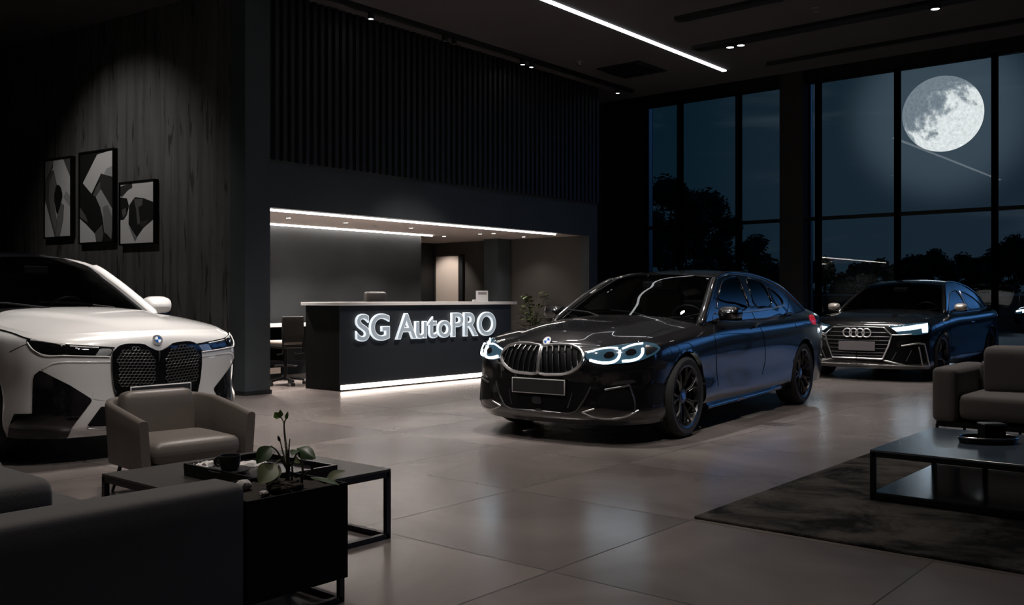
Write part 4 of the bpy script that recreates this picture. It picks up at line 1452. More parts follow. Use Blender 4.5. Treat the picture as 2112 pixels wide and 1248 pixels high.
# moon
def moon():
    m = bpy.data.materials.new('moon_surface')
    m.use_nodes = True
    nt = m.node_tree
    N, Lk = nt.nodes.new, nt.links.new
    b = nt.nodes['Principled BSDF']
    b.inputs['Base Color'].default_value = (0, 0, 0, 1)
    b.inputs['Specular IOR Level'].default_value = 0
    b.inputs['Roughness'].default_value = 1
    tc = N('ShaderNodeTexCoord')

    def noise(scale, det, loc, rough=.6):
        mp = N('ShaderNodeMapping')
        mp.inputs['Location'].default_value = loc
        Lk(tc.outputs['Object'], mp.inputs['Vector'])
        n = N('ShaderNodeTexNoise')
        n.inputs['Scale'].default_value = scale
        n.inputs['Detail'].default_value = det
        n.inputs['Roughness'].default_value = rough
        Lk(mp.outputs['Vector'], n.inputs['Vector'])
        return n.outputs['Fac']
    sep = N('ShaderNodeSeparateXYZ')
    Lk(tc.outputs['Object'], sep.inputs[0])

    def mth(op, a, c):
        n = N('ShaderNodeMath')
        n.operation = op
        for i, x in enumerate((a, c)):
            if isinstance(x, (int, float)): n.inputs[i].default_value = x
            else: Lk(x, n.inputs[i])
        return n.outputs[0]
    # maria sit up and to the left, highlands low and to the right
    big = mth('ADD', mth('MULTIPLY', noise(.30, 5, (3.1, 1.7, 8.2), .62), 1.0), mth('ADD', mth('MULTIPLY', sep.outputs[2], -.036), mth('MULTIPLY', sep.outputs[1], -.032)))
    rp = N('ShaderNodeValToRGB')
    e = rp.color_ramp.elements
    e[0].position, e[1].position = 0.45, 0.63
    e[0].color = (0.20, 0.235, 0.27, 1)
    e[1].color = (0.88, 0.89, 0.88, 1)
    mid = rp.color_ramp.elements.new(.53)
    mid.color = (0.34, 0.38, 0.41, 1)
    Lk(big, rp.inputs['Fac'])
    fine = noise(1.6, 8, (0, 0, 0), .7)
    r2 = N('ShaderNodeValToRGB')
    r2.color_ramp.elements[0].position, r2.color_ramp.elements[1].position = .3, .7
    r2.color_ramp.elements[0].color = (.72, .72, .72, 1)
    r2.color_ramp.elements[1].color = (1.2, 1.2, 1.2, 1)
    Lk(fine, r2.inputs['Fac'])
    mx = N('ShaderNodeMix')
    mx.data_type = 'RGBA'
    mx.blend_type = 'MULTIPLY'
    mx.inputs['Factor'].default_value = 1
    Lk(rp.outputs['Color'], mx.inputs[6]); Lk(r2.outputs['Color'], mx.inputs[7])
    Lk(mx.outputs[2], b.inputs['Emission Color'])
    b.inputs['Emission Strength'].default_value = 1.0
    D = 180.0
    a, z = (1944 - 1056) / F, (HOR - 235) / F
    u, v = w2(a * D, D)
    bm = bmesh.new()
    bmesh.ops.create_uvsphere(bm, u_segments=64, v_segments=40, radius=77 / F * D)
    me = bpy.data.meshes.new('moon')
    bm.to_mesh(me)
    bm.free()
    for p in me.polygons: p.use_smooth = True
    me.materials.append(m)
    o = bpy.data.objects.new('moon', me)
    C.objects.link(o)
    o.location = (u, v, EYE + z * D)
    tag(o, 'large bright full moon in the night sky outside the tall windows', 'moon')


moon()
# ------------------------------------------------------------------ furniture materials
m_fab_grey = mat('charcoal_upholstery', (0.085, 0.083, 0.082), 0.85, sheen=.15, bump=(320, .25, (1, 1, 1)))
m_fab_sofa = mat('slate_upholstery', (0.150, 0.140, 0.136), 0.85, sheen=.1, bump=(320, .25, (1, 1, 1)))
m_leather = mat('taupe_leather', (0.150, 0.132, 0.118), 0.42, bump=(90, .12, (1, 1, 1)))
m_metal = mat('black_powder_coat', (0.006, 0.006, 0.0065), 0.38)
m_top = mat('dark_satin_table_top', (0.030, 0.028, 0.027), 0.36, 0, 0, spec=.7)
m_top_sky = mat('sky_tinted_table_top', (0.070, 0.102, 0.135), 0.19, 0, 0, ior=2.0)  # blue sky reflection put into the base colour
m_shelf = mat('smoked_shelf', (0.008, 0.016, 0.024), 0.16, 0, 0, ior=1.9)
m_planter = mat('black_planter', (0.004, 0.0042, 0.0045), 0.55, spec=.12)
m_soil = mat('potting_soil', (0.020, 0.016, 0.012), 0.95, bump=(60, .8, (1, 1, 1)))
m_leaf_d = mat('dark_green_leaf', (0.030, 0.058, 0.022), 0.4)
m_leaf_p = mat('olive_leaf', (0.095, 0.110, 0.050), 0.5)
m_leaf_b = mat('bright_green_leaf', (0.18, 0.36, 0.09), 0.5)
m_stem = mat('plant_stem', (0.085, 0.080, 0.045), 0.6)
m_stone = mat('pale_stone', (0.42, 0.40, 0.38), 0.7, bump=(20, .5, (1, 1, 1)))
m_napkin = mat('white_napkin', (0.75, 0.73, 0.71), 0.8)
m_ceramic = mat('black_stoneware', (0.012, 0.012, 0.012), 0.45)
m_tray = mat('black_lacquer_tray', (0.005, 0.005, 0.005), 0.25)
m_silver = mat('silver_rim', (0.62, 0.60, 0.58), 0.22, 1.0)
m_white_top = mat('white_solid_surface', (0.90, 0.87, 0.85), 0.35)
m_counter = mat('slate_counter_front', (0.020, 0.0245, 0.0285), 0.55)
m_black = mat('matt_black', (0.004, 0.004, 0.004), 0.6, spec=.1)
m_paper = mat('white_card', (0.75, 0.75, 0.76), 0.6)
m_greycard = mat('grey_print', (0.25, 0.25, 0.25), 0.6)
m_chair_l = mat('dark_brown_leather', (0.022, 0.019, 0.017), 0.5)
m_cush = mat('beige_cushion', (0.40, 0.34, 0.29), 0.7)
m_letter = mat('brushed_letter_face', (0.36, 0.40, 0.43), 0.45, 0.3, emit=(0.60, 0.70, 0.78), estr=0.30)
m_letter_e = mat('lit_letter_edge', (0.8, 0.85, 0.9), 0.3, 0.2, emit=(0.86, 0.94, 1.0), estr=0.75)


def rug_material():
    m = mat('mottled_rug', (0.03, 0.03, 0.03), 0.95, spec=.1)
    nt = m.node_tree
    N, Lk = nt.nodes.new, nt.links.new
    b = nt.nodes['Principled BSDF']
    tc = N('ShaderNodeTexCoord')
    n1 = N('ShaderNodeTexNoise')
    n1.inputs['Scale'].default_value = 2.2
    n1.inputs['Detail'].default_value = 9
    n1.inputs['Roughness'].default_value = .68
    n1.inputs['Distortion'].default_value = .6
    Lk(tc.outputs['Object'], n1.inputs['Vector'])
    r = N('ShaderNodeValToRGB')
    r.color_ramp.elements[0].position, r.color_ramp.elements[1].position = .40, .60
    r.color_ramp.elements[0].color = (.010, .0105, .011, 1)
    r.color_ramp.elements[1].color = (.085, .079, .072, 1)
    Lk(n1.outputs['Fac'], r.inputs['Fac'])
    Lk(r.outputs['Color'], b.inputs['Base Color'])
    n2 = N('ShaderNodeTexNoise')
    n2.inputs['Scale'].default_value = 120
    Lk(tc.outputs['Object'], n2.inputs['Vector'])
    bp = N('ShaderNodeBump')
    bp.inputs['Strength'].default_value = .8
    bp.inputs['Distance'].default_value = .01
    Lk(n2.outputs['Fac'], bp.inputs['Height'])
    Lk(bp.outputs['Normal'], b.inputs['Normal'])
    return m


m_rug = rug_material()


def cush(name, lo, hi, r, m, parent, bulge=(0, 0, 0), org=(0, 0, 0)):
    lo = Vector(lo) - Vector(org)
    hi = Vector(hi) - Vector(org)
    return MB().cushion(tuple((lo + hi) / 2), tuple((hi - lo) / 2), r, bulge).build(name, m, parent, smooth=60)


# ------------------------------------------------------------------ left lounge
org = (1.4, 3.5, 0)
t = empty('sofa', org)
tag(t, 'dark grey sofa seen from its side in the lower left corner', 'sofa')
cush('armrest', (.55, 2.836, .06), (1.928, 3.02, .53), .03, m_fab_grey, t, (0, 0, .004), org)
cush('armrest', (.55, 4.02, .06), (1.60, 4.20, .53), .045, m_fab_grey, t, (0, 0, .004), org)
cush('backrest', (.88, 3.04, .30), (1.365, 4.0, .608), .05, m_fab_grey, t, (.004, 0, .012), org)
cush('back_panel', (.55, 3.02, .06), (.88, 4.02, .56), .045, m_fab_grey, t, (0, 0, 0), org)
cush('seat', (.9, 3.025, .20), (1.745, 4.015, .40), .05, m_fab_grey, t, (.006, 0, .012), org)
cush('base', (.6, 3.02, .07), (1.70, 4.02, .21), .02, m_fab_grey, t, (0, 0, 0), org)
for u_ in (.65, 1.75):
    for v_ in (2.93, 4.1):
        if (u_, v_) == (1.75, 4.1): u_ = 1.5
        MB().box((u_ - .02 - org[0], v_ - .02 - org[1], 0), (u_ + .02 - org[0], v_ + .02 - org[1], .07)).build('leg', m_metal, t, smooth=None)

# armchair
q = w2(-2.03, 5.69)
t = empty('armchair', (q[0], q[1], 0), math.radians(-46 - 50))
tag(t, 'taupe leather tub armchair on thin black legs facing the low table', 'armchair')


def chair_shell(side):
    """one curved arm panel running from the back round to the front"""
    G_o, G_i = [], []
    path = [(-.33, .0), (-.335, .14), (-.31, .245), (-.22, .30), (-.02, .315), (.30, .312)]
    P = spl(np.array(path), chord(path), np.linspace(0, chord(path)[-1], 30))
    rows = []
    for i, (x, y) in enumerate(P):
        a, b = P[max(i - 1, 0)], P[min(i + 1, len(P) - 1)]
        tn = np.array(b - a)
        tn = tn / np.linalg.norm(tn)
        nr = np.array([-tn[1], tn[0]])     # outward
        if nr[1] < 0 and x > -.3: nr = -nr
        if x <= -.3 and nr[0] > 0: nr = -nr
        k = (x + .335) / .635
        top = .575 - .085 * min(max(k, 0), 1) ** 1.1
        bot = .20
        th = .026
        prof = []
        for s_, z in ((1, bot), (1.0, bot + .02), (1, (top + bot) / 2), (1, top - .02), (.7, top - .005), (0, top), (-.7, top - .005), (-1, top - .02), (-1, (top + bot) / 2), (-1, bot)):
            flare = .02 * (z - bot) / (top - bot)
            o_ = np.array([x, y]) + nr * (s_ * th + flare)
            prof.append(Vector((o_[0], side * o_[1], z)))
        rows.append(prof)
    return rows


for sd in (1, -1):
    R = chair_shell(sd)
    mb = MB().grid([r + [r[0]] for r in R])
    n = len(mb.v)
    mb.add(R[-1], [tuple(range(len(R[-1])))])
    mb.build('armrest', m_leather, t, smooth=50, weld=True)
Mx = Matrix.Translation((-.245, 0, .255)) @ Matrix.Rotation(math.radians(-12), 4, 'Y')
MB().cushion((0, 0, .155), (.065, .235, .20), .055, (.012, 0, .004), M=Mx).build('back_cushion', m_leather, t, smooth=60)
MB().cushion((.03, 0, .29), (.27, .275, .065), .055, (.006, 0, .012)).build('seat_cushion', m_leather, t, smooth=60)
MB().cushion((0, 0, .215), (.27, .27, .02), .015).build('seat_frame', m_metal, t)
for x, y, dx, dy in ((.22, .24, .05, .03), (.22, -.24, .05, -.03), (-.26, .22, -.07, .04), (-.26, -.22, -.07, -.04)):
    MB().tube([Vector((x, y, .22)), Vector((x + dx, y + dy, 0))], [.013, .009], 10).build('leg', m_metal, t)

# low table with tray
org = (2.66, 3.90, 0)
t = empty('coffee_table', org)
tag(t, 'square low black table in front of the taupe armchair', 'table')
x0, x1, y0, y1, zt = 2.175 - org[0], 3.15 - org[0], 3.42 - org[1], 4.386 - org[1], .341
MB().box((x0, y0, zt - .012), (x1, y1, zt)).build('table_top', m_top, t, smooth=None, bevel=.002)
mb = MB()
w = .026
for a, b in (((x0, y0), (x1, y0)), ((x1, y0), (x1, y1)), ((x1, y1), (x0, y1)), ((x0, y1), (x0, y0))):
    for z in (zt - .026, .013):
        pa = Vector((a[0], a[1], z)); pb = Vector((b[0], b[1], z))
        c = Vector((0, 0, z))
        ins = lambda p: Vector((p.x - w / 2 * (1 if p.x > 0 else -1), p.y - w / 2 * (1 if p.y > 0 else -1), p.z))
        mb.bar(ins(pa), ins(pb), w, w)
mb.build('table_frame', m_metal, t, smooth=None)
for a in (x0 + w / 2, x1 - w / 2):
    for b in (y0 + w / 2, y1 - w / 2):
        MB().box((a - w / 2, b - w / 2, 0), (a + w / 2, b + w / 2, zt - .012)).build('leg', m_metal, t, smooth=None)
tz = .341
t = empty('serving_tray', (2.62, 3.75, tz))
tag(t, 'black rectangular tray on the low table holding the cup and napkins', 'tray')
MB().box((-.22, -.30, 0), (.22, .29, .035)).build('tray_base', m_tray, t, smooth=None, bevel=.004)
mb = MB()
for lo, hi in (((-.22, -.30, .03), (-.205, .29, .058)), ((.205, -.30, .03), (.22, .29, .058)), ((-.205, -.30, .03), (.205, -.285, .058)), ((-.205, .275, .03), (.205, .29, .058))): mb.box(lo, hi)
mb.build('tray_rim', m_tray, t, smooth=None)
tz2 = tz + .035


def cup(name, loc, r, h, m, label, saucer=None):
    t = empty(name, loc)
    tag(t, label, 'cup')
    MB().lathe([(0, 0), (r * .62, 0), (r * .82, h * .12), (r * .95, h * .5), (r, h), (r * .93, h), (r * .87, h * .5), (r * .7, h * .14), (0, h * .12)], 36).build('cup_body', m, t, smooth=40)
    MB().tube([Vector((r * (.92 + .55 * math.sin(a)), 0, h * (.55 - .30 * math.cos(a)))) for a in np.linspace(.15, PI - .15, 10)], .006, 8).build('handle', m, t).rotation_euler = (0, 0, 2.2)
    return t


pc = on_z(474, 969, tz2 + .012)
o = tag(MB().lathe([(0, 0), (.05, 0), (.085, .008), (.095, .014), (.093, .017), (.05, .012), (0, .010)], 40).build('saucer', m_ceramic, loc=(pc.x, pc.y, tz2), smooth=50), 'dark saucer under the black cup on the low table', 'saucer')
cup('cup', (pc.x, pc.y, tz2 + .011), .049, .068, m_ceramic, 'black stoneware cup on the tray in front of the armchair')


def crumple(name, loc, sx, sy, h, seed, m, label, cat, rz=0, grp=None):
    rnd = random.Random(seed)
    n = 11
    Z = [[0 if i in (0, n - 1) or j in (0, n - 1) else h * rnd.uniform(.15, 1) for j in range(n)] for i in range(n)]
    G = [[Vector(((i / (n - 1) - .5) * sx * (1 + .18 * math.sin(j * 1.7 + seed)), (j / (n - 1) - .5) * sy * (1 + .2 * math.sin(i * 2.1 + seed)), .002 + Z[i][j])) for j in range(n)] for i in range(n)]
    mb = MB().grid(G)
    mb.grid([[Vector((p.x * .98, p.y * .98, 0)) for p in r] for r in G])
    o = mb.build(name, m, loc=loc, smooth=20)
    o.rotation_euler = (0, 0, rz)
    return tag(o, label, cat, grp)


p = on_z(447, 965, tz2)
crumple('napkin', (p.x - .02, p.y + .085, tz2), .11, .09, .022, 3, m_napkin, 'crumpled white napkin left of the black cup', 'napkin', .4)
p = on_z(508, 963, tz2)
crumple('napkin', (p.x + .03, p.y + .02, tz2), .16, .10, .020, 8, m_napkin, 'crumpled white napkin right of the black cup, beside the plant', 'napkin', -.5)

# planter
org = (2.16, 3.01, 0)
t = empty('planter', org)
tag(t, 'black box planter on a sled base with a leggy green plant beside the sofa', 'planter')
L0_, L1_ = (1.93 - org[0], 2.836 - org[1]), (2.386 - org[0], 3.20 - org[1])
mb = MB()
a, b = L0_, L1_
wl = .012
mb.box((a[0], a[1], .095), (b[0], b[1], .11))
mb.box((a[0], a[1], .11), (b[0], a[1] + wl, .463)); mb.box((a[0], b[1] - wl, .11), (b[0], b[1], .463))
mb.box((a[0], a[1] + wl, .11), (a[0] + wl, b[1] - wl, .463)); mb.box((b[0] - wl, a[1] + wl, .11), (b[0], b[1] - wl, .463))
mb.build('planter_box', m_planter, t, smooth=None)
mb = MB()
for u_ in (a[0] + .02, b[0] - .02):
    mb.bar(Vector((u_, a[1] + .01, .011)), Vector((u_, b[1] - .01, .011)), .022, .022)
    for v_ in (a[1] + .02, b[1] - .02): mb.bar(Vector((u_, v_, 0)), Vector((u_, v_, .096)), .022, .022)
mb.bar(Vector((a[0] + .02, a[1] + .02, .011)), Vector((b[0] - .02, a[1] + .02, .011)), .022, .022)
mb.bar(Vector((a[0] + .02, b[1] - .02, .011)), Vector((b[0] - .02, b[1] - .02, .011)), .022, .022)
mb.build('sled_base', m_metal, t, smooth=None)
rnd = random.Random(4)
G = [[Vector((a[0] + wl + (b[0] - a[0] - 2 * wl) * i / 22, a[1] + wl + (b[1] - a[1] - 2 * wl) * j / 16, .440 + rnd.uniform(0, .012))) for j in range(17)] for i in range(23)]
MB().grid(G).build('soil', m_soil, t, smooth=60)
ORG = Vector(org)


def at(px, py, Y):
    return EYEV + ray(px, py) * Y - ORG


pl = MB()
st = lambda pts, r0, r1: pl.tube(curve(pts, 12), list(np.linspace(r0, r1, 12)), 7)
YB = 3.62
base = at(592, 1000, YB)
st([base, at(594, 960, YB), at(592, 935, YB - .02), at(588, 905, YB)], .010, .004)
st([at(588, 905, YB), at(586, 880, YB), at(586, 872, YB)], .004, .003)
st([at(586, 873, YB), at(580, 862, YB + .01), at(574, 857, YB + .01)], .003, .002)
st([at(586, 873, YB), at(591, 860, YB - .01), at(593, 850, YB - .01)], .003, .002)
st([at(594, 962, YB), at(584, 935, YB + .02), at(578, 910, YB + .02)], .005, .002)
st([at(595, 955, YB), at(596, 925, YB - .03), at(598, 905, YB - .03)], .005, .002)
st([at(594, 968, YB), at(580, 945, YB - .05), at(566, 925, YB - .06), at(558, 920, YB - .06)], .005, .003)
st([at(595, 965, YB), at(605, 950, YB - .02), at(612, 935, YB - .02), at(618, 925, YB - .02)], .005, .003)
st([at(600, 1000, YB - .03), at(603, 970, YB - .06), at(602, 955, YB - .06), at(606, 945, YB - .06)], .005, .003)
st([at(620, 998, YB - .02), at(626, 985, YB), at(632, 975, YB), at(640, 970, YB)], .005, .003)
st([at(622, 998, YB - .04), at(624, 960, YB - .05), at(622, 945, YB - .05)], .006, .003)
st([at(594, 970, YB), at(583, 952, YB - .02), at(576, 950, YB - .05), at(568, 958, YB - .08)], .006, .003)
plant = pl.build('plant', m_stem, t, smooth=60)


def leaf(b0, tip, wd_, m, nrm, droop=.0, fold=.15, shape=(.0, .55, .9, 1, .92, .72, .42, 0)):
    b0, tip = Vector(b0), Vector(tip)
    L = tip - b0
    d = L.normalized()
    s_ = d.cross(Vector(nrm)).normalized()
    n_ = s_.cross(d)
    rows = []
    k = len(shape)
    for i, w_ in enumerate(shape):
        f = i / (k - 1)
        c = b0 + L * f + Vector((0, 0, -droop * (f * f))) + n_ * .25 * L.length * math.sin(f * PI) * .25
        rows.append([c + s_ * (q * w_ * wd_) + n_ * (fold * abs(q) ** 1.5 * w_ * wd_) for q in (-1, -.6, -.25, 0, .25, .6, 1)])
    mb = MB().grid(rows)
    mb.grid([[p - n_ * .0008 for p in r] for r in rows])
    return mb.build('leaf', m, plant, smooth=70)


cam_n = (-CA, -SA, .25)
leaf(at(559, 920, YB - .06), at(529, 957, YB - .10), .030, m_leaf_d, cam_n, .0, .2)
leaf(at(612, 925, YB - .02), at(651, 938, YB - .06), .030, m_leaf_d, (-CA, -SA, .9), .015, -.35)
leaf(at(612, 928, YB - .02), at(602, 940, YB - .08), .018, m_leaf_d, cam_n, 0, .2)
leaf(at(568, 956, YB - .08), at(534, 1000, YB - .14), .042, m_leaf_p, cam_n, 0, .2)
leaf(at(575, 958, YB - .05), at(556, 1003, YB - .10), .026, m_leaf_p, cam_n, 0, .25)
leaf(at(640, 984, YB), at(700, 1001, YB - .1), .026, m_leaf_d, (0, 0, 1), 0, -.2)
leaf(at(672, 990, YB - .02), at(713, 971, YB), .020, m_leaf_p, (-CA, -SA, .8), 0, .1)
leaf(at(574, 857, YB + .01), at(564, 861, YB), .014, m_leaf_b, cam_n, 0, .2)
leaf(at(578, 862, YB + .01), at(566, 850, YB), .012, m_leaf_b, cam_n, 0, .2)
leaf(at(580, 860, YB + .01), at(578, 845, YB), .010, m_leaf_b, cam_n, 0, .2)
leaf(at(590, 866, YB - .01), at(594, 849, YB - .02), .007, m_leaf_b, cam_n, 0, .2)
leaf(at(578, 912, YB + .02), at(573, 898, YB + .02), .006, m_leaf_p, cam_n, 0, .2)
leaf(at(645, 970, YB), at(642, 960, YB), .006, m_leaf_d, cam_n, 0, .2)
leaf(at(606, 946, YB - .06), at(620, 950, YB - .1), .012, m_leaf_p, cam_n, .01, .2)
mb = MB()
for _ in range(60):      # moss and dead leaves round the root
    c = at(rnd.uniform(556, 618), rnd.uniform(990, 1008), YB - rnd.uniform(0, .12))
    c.z = .445 + rnd.uniform(0, .035)
    mb.cushion(tuple(c), (rnd.uniform(.008, .02), rnd.uniform(.008, .02), rnd.uniform(.006, .012)), .006, n=3)
mb.build('root_ball', m_soil, t, smooth=60)['kind'] = 'stuff'


def stone(px, py, s_, seed, label, z=.452):
    p = on_z(px, py, z)
    r_ = random.Random(seed)
    bm = bmesh.new()
    bmesh.ops.create_icosphere(bm, subdivisions=2, radius=1)
    for v in bm.verts: v.co = Vector((v.co.x * s_[0], v.co.y * s_[1], v.co.z * s_[2])) * r_.uniform(.85, 1.1)
    me = bpy.data.meshes.new('stone')
    bm.to_mesh(me)
    bm.free()
    me.materials.append(m_stone)
    o = bpy.data.objects.new('stone', me)
    C.objects.link(o)
    o.location = (p.x, p.y, z + s_[2] * .6)
    tag(o, label, 'stone', 'stones in the black planter')


stone(502, 1008, (.034, .026, .022), 2, 'larger pale stone behind the sofa arm in the planter')
stone(545, 1020, (.018, .016, .010), 5, 'small pale stone near the front edge of the planter')

# ------------------------------------------------------------------ right lounge
o = tag(MB().box((4.47, -1.4, 0), (7.62, 2.48, .016)).build('rug', m_rug, smooth=None, bevel=.005), 'large mottled dark grey rug under the right-hand low table', 'rug')
org = (6.08, 1.2, .016)
t = empty('coffee_table', org)
tag(t, 'large low table with a top tinted with blue sky reflection and a lower shelf on the rug', 'table')
x0, x1, y0, y1, zt = 5.48 - org[0], 6.69 - org[0], .30 - org[1], 1.90 - org[1], .306 - .016
MB().box((x0, y0, zt - .012), (x1, y1, zt)).build('table_top', m_top_sky, t, smooth=None, bevel=.002)
mb = MB()
w = .028
for a, b in (((x0, y0), (x1, y0)), ((x1, y0), (x1, y1)), ((x1, y1), (x0, y1)), ((x0, y1), (x0, y0))):
    for z in (zt - .026, .02):
        ins = lambda p: Vector((p[0] - w / 2 * (1 if p[0] > 0 else -1), p[1] - w / 2 * (1 if p[1] > 0 else -1), z))
        mb.bar(ins(a), ins(b), w, w)
mb.build('table_frame', m_metal, t, smooth=None)
MB().box((x0 + .012, y0 + .012, .034), (x1 - .012, y1 - .012, .046)).build('lower_shelf', m_shelf, t, smooth=None)
for a in (x0 + w / 2, x1 - w / 2):
    for b in (y0 + w / 2, y1 - w / 2):
        MB().box((a - w / 2, b - w / 2, 0), (a + w / 2, b + w / 2, zt - .012)).build('leg', m_metal, t, smooth=None)
MB().box((x1 - w, 1.57 - org[1] - w / 2, .02), (x1, 1.57 - org[1] + w / 2, zt - .012)).build('leg', m_metal, t, smooth=None)
# oval tray and black box on it
p = on_z(2038, 913, .306)
t = empty('oval_tray', (p.x, p.y, .306), math.radians(-50))
tag(t, 'black oval tray with a silver rim on the right-hand low table', 'tray')
mb = MB()
ov = lambda k, z: [Vector((.180 * k * math.cos(a), .105 * k * math.sin(a), z)) for a in np.linspace(0, 2 * PI, 49)[:-1]]
rows = [ov(.93, 0), ov(1.0, .034), ov(.97, .034), ov(.91, .012)]
mb.grid([r + [r[0]] for r in rows])
mb.add(ov(.93, 0), [tuple(range(48))[::-1]])
mb.add(ov(.91, .012), [tuple(range(48))])
mb.build('tray_bowl', m_tray, t, smooth=40, weld=True)
MB().tube(ov(.99, .036), .0045, 8, closed=True).build('tray_rim', m_silver, t)
MB().box((-.14, -.045, .012), (.11, .045, .022)).build('tray_insert', m_satin, t, smooth=None, bevel=.003)
t2 = empty('box', (p.x + .02, p.y - .015, .306 + .022), math.radians(-50))
tag(t2, 'square black box with a silver lid standing in the oval tray', 'box')
MB().box((-.064, -.045, 0), (.064, .045, .088)).build('box_body', m_black, t2, smooth=None, bevel=.003)
MB().box((-.067, -.047, .088), (.067, .047, .097)).build('lid', m_silver, t2, smooth=None, bevel=.002)
# sofa
org = (8.3, 1.0, 0)
t = empty('sofa', org)
tag(t, 'grey sofa on thin black legs at the right edge below the windows', 'sofa')
cush('armrest', (7.86, 2.055, .20), (8.78, 2.245, .632), .05, m_fab_sofa, t, (0, 0, .004), org)
cush('armrest', (7.86, -.25, .20), (8.78, -.06, .632), .05, m_fab_sofa, t, (0, 0, .004), org)
cush('back_panel', (8.52, -.06, .20), (8.78, 2.055, .66), .05, m_fab_sofa, t, (0, 0, 0), org)
cush('back_cushion', (8.27, 1.005, .40), (8.53, 1.97, .79), .06, m_fab_sofa, t, (.015, 0, .01), org)
cush('back_cushion', (8.27, -.03, .40), (8.53, .99, .79), .06, m_fab_sofa, t, (.015, 0, .01), org)
cush('seat', (7.88, 1.0, .23), (8.52, 2.05, .425), .05, m_fab_sofa, t, (.008, 0, .012), org)
cush('seat', (7.88, -.055, .23), (8.52, .995, .425), .05, m_fab_sofa, t, (.008, 0, .012), org)
MB().box((7.88 - org[0], -.22 - org[1], .165), (8.75 - org[0], 2.21 - org[1], .205)).build('frame', m_metal, t, smooth=None)
for u_ in (7.90, 8.70):
    for v_ in (-.18, 1.78, 2.21):
        MB().tube([Vector((u_ - org[0], v_ - org[1], .18)), Vector((u_ - org[0], v_ - org[1], 0))], .012, 8).build('leg', m_metal, t)

# ------------------------------------------------------------------ reception
org = (9.35, 9.6, 0)
t = empty('reception_counter', org)
tag(t, 'long dark reception counter with a white top and a light strip along its foot', 'counter')
B = lambda lo, hi: (tuple(Vector(lo) - Vector(org)), tuple(Vector(hi) - Vector(org)))
MB().box(*B((7.67, 9.27, .0), (11.0, 9.96, 1.085))).build('counter_body', m_black, t, smooth=None)
MB().box(*B((7.665, 9.255, .085), (11.0, 9.272, 1.085))).build('front_panel', m_counter, t, smooth=None)
MB().box(*B((7.62, 9.21, 1.085), (11.10, 10.0, 1.128))).build('worktop', m_white_top, t, smooth=None, bevel=.003)
MB().box(*B((7.68, 9.248, .020), (11.0, 9.27, .078))).build('foot_light', m_led_warm, t, smooth=None)
# sign
fc = bpy.data.curves.new('lettering', 'FONT')
fc.body = 'SG AutoPRO'
to = bpy.data.objects.new('lettering', fc)
C.objects.link(to)
sg_x0 = on_v(733, 680, 9.255)
sg_x1 = on_v(1018, 675, 9.255)
sign = empty('sign', (sg_x0.x, 9.255, 0))
tag(sign, 'raised silver lettering on the front of the reception counter', 'sign')
dg = bpy.context.evaluated_depsgraph_get()


def letters():
    """every glyph its own mesh, from the default font's outlines"""
    body = 'SG AutoPRO'
    def mesh_of(txt, offset=0.0, extrude=0.0, bevel=0.0):
        fc.body = txt
        fc.offset = offset
        fc.extrude = extrude
        fc.bevel_depth = bevel
        fc.bevel_resolution = 2
        fc.size = 1
        fc.space_character = 1
        bpy.context.view_layer.update()
        return bpy.data.meshes.new_from_object(to.evaluated_get(bpy.context.evaluated_depsgraph_get()))
    adv = {}
    x = 0
    pos = []
    for ch in body:      # advance widths measured from the pair "ch|"
        if ch == ' ':
            x += .22
            continue
        m0 = mesh_of(ch)
        xs = [v.co.x for v in m0.vertices]
        ys = [v.co.y for v in m0.vertices]
        pos.append((ch, x - min(xs), min(ys), max(ys)))
        x += max(xs) - min(xs) + (.075 if ch not in 'A' else .02)
    tot = x - .075
    Wd = (sg_x1.x - sg_x0.x)
    kx = Wd / tot
    kz = .325 / (max(p[3] for p in pos) - 0)
    z0 = .640
    Rx = Matrix(((kx, 0, 0, 0), (0, 0, -1, 0), (0, kz, 0, z0), (0, 0, 0, 1)))
    for ch, dx, _, _ in pos:
        for nm, offs, ext, bev, m, lift in (('letter', .026, .014, .003, m_letter_e, .020), ('letter_face', .006, .004, 0.0, m_letter, .039)):
            me = mesh_of(ch, offs, ext, bev)
            me.transform(Matrix.Translation((dx, 0, lift)))
            me.transform(Rx)
            me.materials.clear()
            me.materials.append(m)
            me.name = nm
            o = bpy.data.objects.new(nm, me)
            C.objects.link(o)
            if nm == 'letter':
                o.parent = sign
                last = o
            else:
                o.parent = last


letters()
bpy.data.objects.remove(to)
# card holder + mouse-like item
p = on_v(994, 621, 9.55)
t = empty('card_stand', (p.x, 9.55, 1.128), math.radians(-38))
tag(t, 'white card stand with a grey heading on the right end of the counter', 'card stand')
MB().box((-.092, -.012, 0), (.092, .012, .165)).build('card', m_paper, t, smooth=None, bevel=.002)
MB().box((-.06, -.0145, .105), (.07, -.012, .145)).build('heading_band', m_greycard, t, smooth=None)
MB().box((-.095, -.04, 0), (.095, .04, .008)).build('foot', m_paper, t, smooth=None)
p = on_v(979, 621, 9.5)
tag(MB().cushion((0, 0, .014), (.04, .025, .014), .012, (0, 0, .004)).build('business_card_box', m_paper, loc=(p.x, 9.5, 1.128), smooth=60), 'tiny white card box left of the card stand on the counter', 'box')

